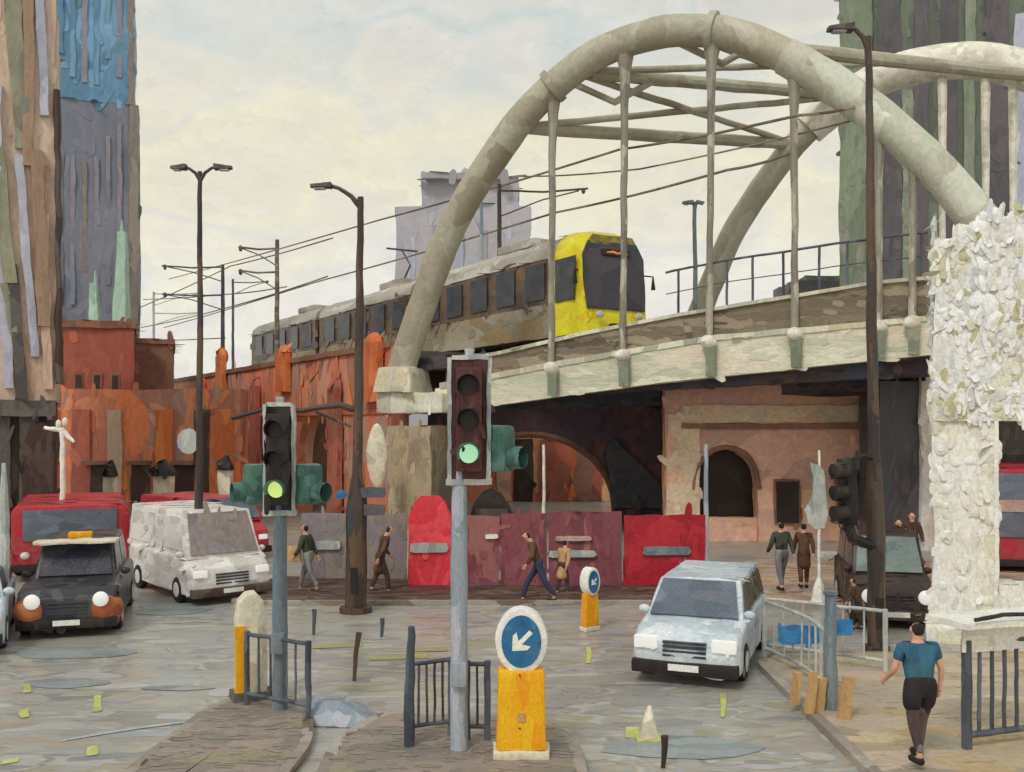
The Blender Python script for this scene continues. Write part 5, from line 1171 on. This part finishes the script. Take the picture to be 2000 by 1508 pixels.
# ------------------------------------------------------------ world, sun, camera
w = bpy.data.worlds.new('World'); scn.world = w; w.use_nodes = True; nt = w.node_tree; N = nt.nodes; Lk = nt.links
bg = N['Background']; bg.inputs['Strength'].default_value = .1
EL, AZ = R(48), R(150)
sky = N.new('ShaderNodeTexSky'); sky.sky_type = 'NISHITA'; sky.sun_disc = False; sky.sun_elevation = EL; sky.sun_rotation = AZ; sky.dust_density = 4
tc = N.new('ShaderNodeTexCoord')
mp = N.new('ShaderNodeVectorMath'); mp.operation = 'MULTIPLY'; mp.inputs[1].default_value = (9,9,16); Lk.new(tc.outputs['Generated'], mp.inputs[0])
nz = N.new('ShaderNodeTexNoise'); nz.inputs['Scale'].default_value = 5; nz.inputs['Detail'].default_value = 5; Lk.new(tc.outputs['Generated'], nz.inputs['Vector'])
ma = N.new('ShaderNodeVectorMath'); ma.operation = 'MULTIPLY_ADD'; ma.inputs[1].default_value = (1.3,1.3,1.3); Lk.new(nz.outputs['Color'], ma.inputs[0]); Lk.new(mp.outputs[0], ma.inputs[2])
vo = N.new('ShaderNodeTexVoronoi'); vo.feature = 'SMOOTH_F1'; vo.inputs['Smoothness'].default_value = 1.0; vo.inputs['Scale'].default_value = 1; Lk.new(ma.outputs[0], vo.inputs['Vector'])
sp2 = N.new('ShaderNodeSeparateColor'); Lk.new(vo.outputs['Color'], sp2.inputs[0])
def ramp(cols):
    r = N.new('ShaderNodeValToRGB'); cr = r.color_ramp
    while len(cr.elements) < len(cols): cr.elements.new(.5)
    for i, c in enumerate(cols): cr.elements[i].position = .15+.7*i/(len(cols)-1); cr.elements[i].color = tuple(lin(v) for v in c)+(1,)
    return r
lo = ramp([(222,219,212),(228,226,214),(217,214,211),(230,227,208),(226,224,217)])
mi = ramp([(219,215,198),(224,219,194),(216,213,202),(222,217,196),(218,212,198)])
hi = ramp([(203,205,199),(209,209,202),(196,204,201),(212,210,202),(204,203,198)])
for r in (lo,mi,hi): Lk.new(sp2.outputs[0], r.inputs[0])
sx = N.new('ShaderNodeSeparateXYZ'); Lk.new(tc.outputs['Generated'], sx.inputs[0])
n3 = N.new('ShaderNodeTexNoise'); n3.inputs['Scale'].default_value = 3.5; Lk.new(tc.outputs['Generated'], n3.inputs['Vector'])
zz = N.new('ShaderNodeMath'); zz.operation = 'MULTIPLY_ADD'; zz.inputs[1].default_value = .22; Lk.new(n3.outputs[0], zz.inputs[0]); Lk.new(sx.outputs[2], zz.inputs[2])
def mr(a, b):
    m = N.new('ShaderNodeMapRange'); m.interpolation_type = 'SMOOTHSTEP'; m.inputs[1].default_value = a; m.inputs[2].default_value = b; Lk.new(zz.outputs[0], m.inputs[0]); return m
m1 = N.new('ShaderNodeMix'); m1.data_type = 'RGBA'; Lk.new(mr(.24,.34).outputs[0], m1.inputs[0]); Lk.new(lo.outputs[0], m1.inputs[6]); Lk.new(mi.outputs[0], m1.inputs[7])
m2 = N.new('ShaderNodeMix'); m2.data_type = 'RGBA'; Lk.new(mr(.38,.48).outputs[0], m2.inputs[0]); Lk.new(m1.outputs[2], m2.inputs[6]); Lk.new(hi.outputs[0], m2.inputs[7])
n4 = N.new('ShaderNodeTexNoise'); n4.inputs['Scale'].default_value = 60; n4.inputs['Detail'].default_value = 5; n4.inputs['Roughness'].default_value = .7
m4 = N.new('ShaderNodeVectorMath'); m4.operation = 'MULTIPLY'; m4.inputs[1].default_value = (1,1,1.6); Lk.new(tc.outputs['Generated'], m4.inputs[0]); Lk.new(m4.outputs[0], n4.inputs['Vector'])
mr4 = N.new('ShaderNodeMapRange'); mr4.inputs[1].default_value = .3; mr4.inputs[2].default_value = .7; mr4.inputs[3].default_value = 10.7; mr4.inputs[4].default_value = 11.5; Lk.new(n4.outputs[0], mr4.inputs[0])
v5 = N.new('ShaderNodeVectorMath'); v5.operation = 'MULTIPLY_ADD'; v5.inputs[1].default_value = (2.5,2.5,2.5); Lk.new(n4.outputs['Color'], v5.inputs[0])
v6 = N.new('ShaderNodeVectorMath'); v6.operation = 'MULTIPLY'; v6.inputs[1].default_value = (34,34,75); Lk.new(tc.outputs['Generated'], v6.inputs[0]); Lk.new(v6.outputs[0], v5.inputs[2])
vo5 = N.new('ShaderNodeTexVoronoi'); vo5.inputs['Scale'].default_value = 1; Lk.new(v5.outputs[0], vo5.inputs['Vector'])
s5 = N.new('ShaderNodeSeparateColor'); Lk.new(vo5.outputs['Color'], s5.inputs[0])
m5 = N.new('ShaderNodeMath'); m5.operation = 'MULTIPLY_ADD'; m5.inputs[1].default_value = .7; Lk.new(s5.outputs[0], m5.inputs[0]); Lk.new(mr4.outputs[0], m5.inputs[2])
sc = N.new('ShaderNodeVectorMath'); sc.operation = 'SCALE'; Lk.new(m2.outputs[2], sc.inputs[0]); Lk.new(m5.outputs[0], sc.inputs['Scale'])
mx = N.new('ShaderNodeMix'); mx.data_type = 'RGBA'; mx.inputs[0].default_value = .975; Lk.new(sky.outputs[0], mx.inputs[6]); Lk.new(sc.outputs[0], mx.inputs[7])
Lk.new(mx.outputs[2], bg.inputs['Color'])
sd = bpy.data.lights.new('Sun', 'SUN'); sd.energy = 1.3; sd.angle = R(14); sd.color = (1,.96,.9)
so = bpy.data.objects.new('Sun', sd); COL.objects.link(so)
# towards-sun vector: behind the camera, to the left
so.rotation_euler = (R(42), 0, R(-28))
dirv = so.rotation_euler.to_matrix()@Vector((0,0,1))
sky.sun_elevation = math.asin(dirv.z); sky.sun_rotation = math.atan2(dirv.x, dirv.y)
cd = bpy.data.cameras.new('Camera'); cam = bpy.data.objects.new('Camera', cd); COL.objects.link(cam)
cam.location = (0,0,CH); cam.rotation_euler = (R(90),0,0); cd.sensor_width = 36; cd.lens = 36*F/2000; cd.shift_y = (HZ-754)/2000; cd.clip_end = 3000
scn.camera = cam
scn.view_settings.view_transform = 'Standard'; scn.view_settings.look = 'None'; scn.view_settings.exposure = 0; scn.view_settings.gamma = 1
for o in bpy.data.objects:
    if 'w' in o.keys(): del o['w']
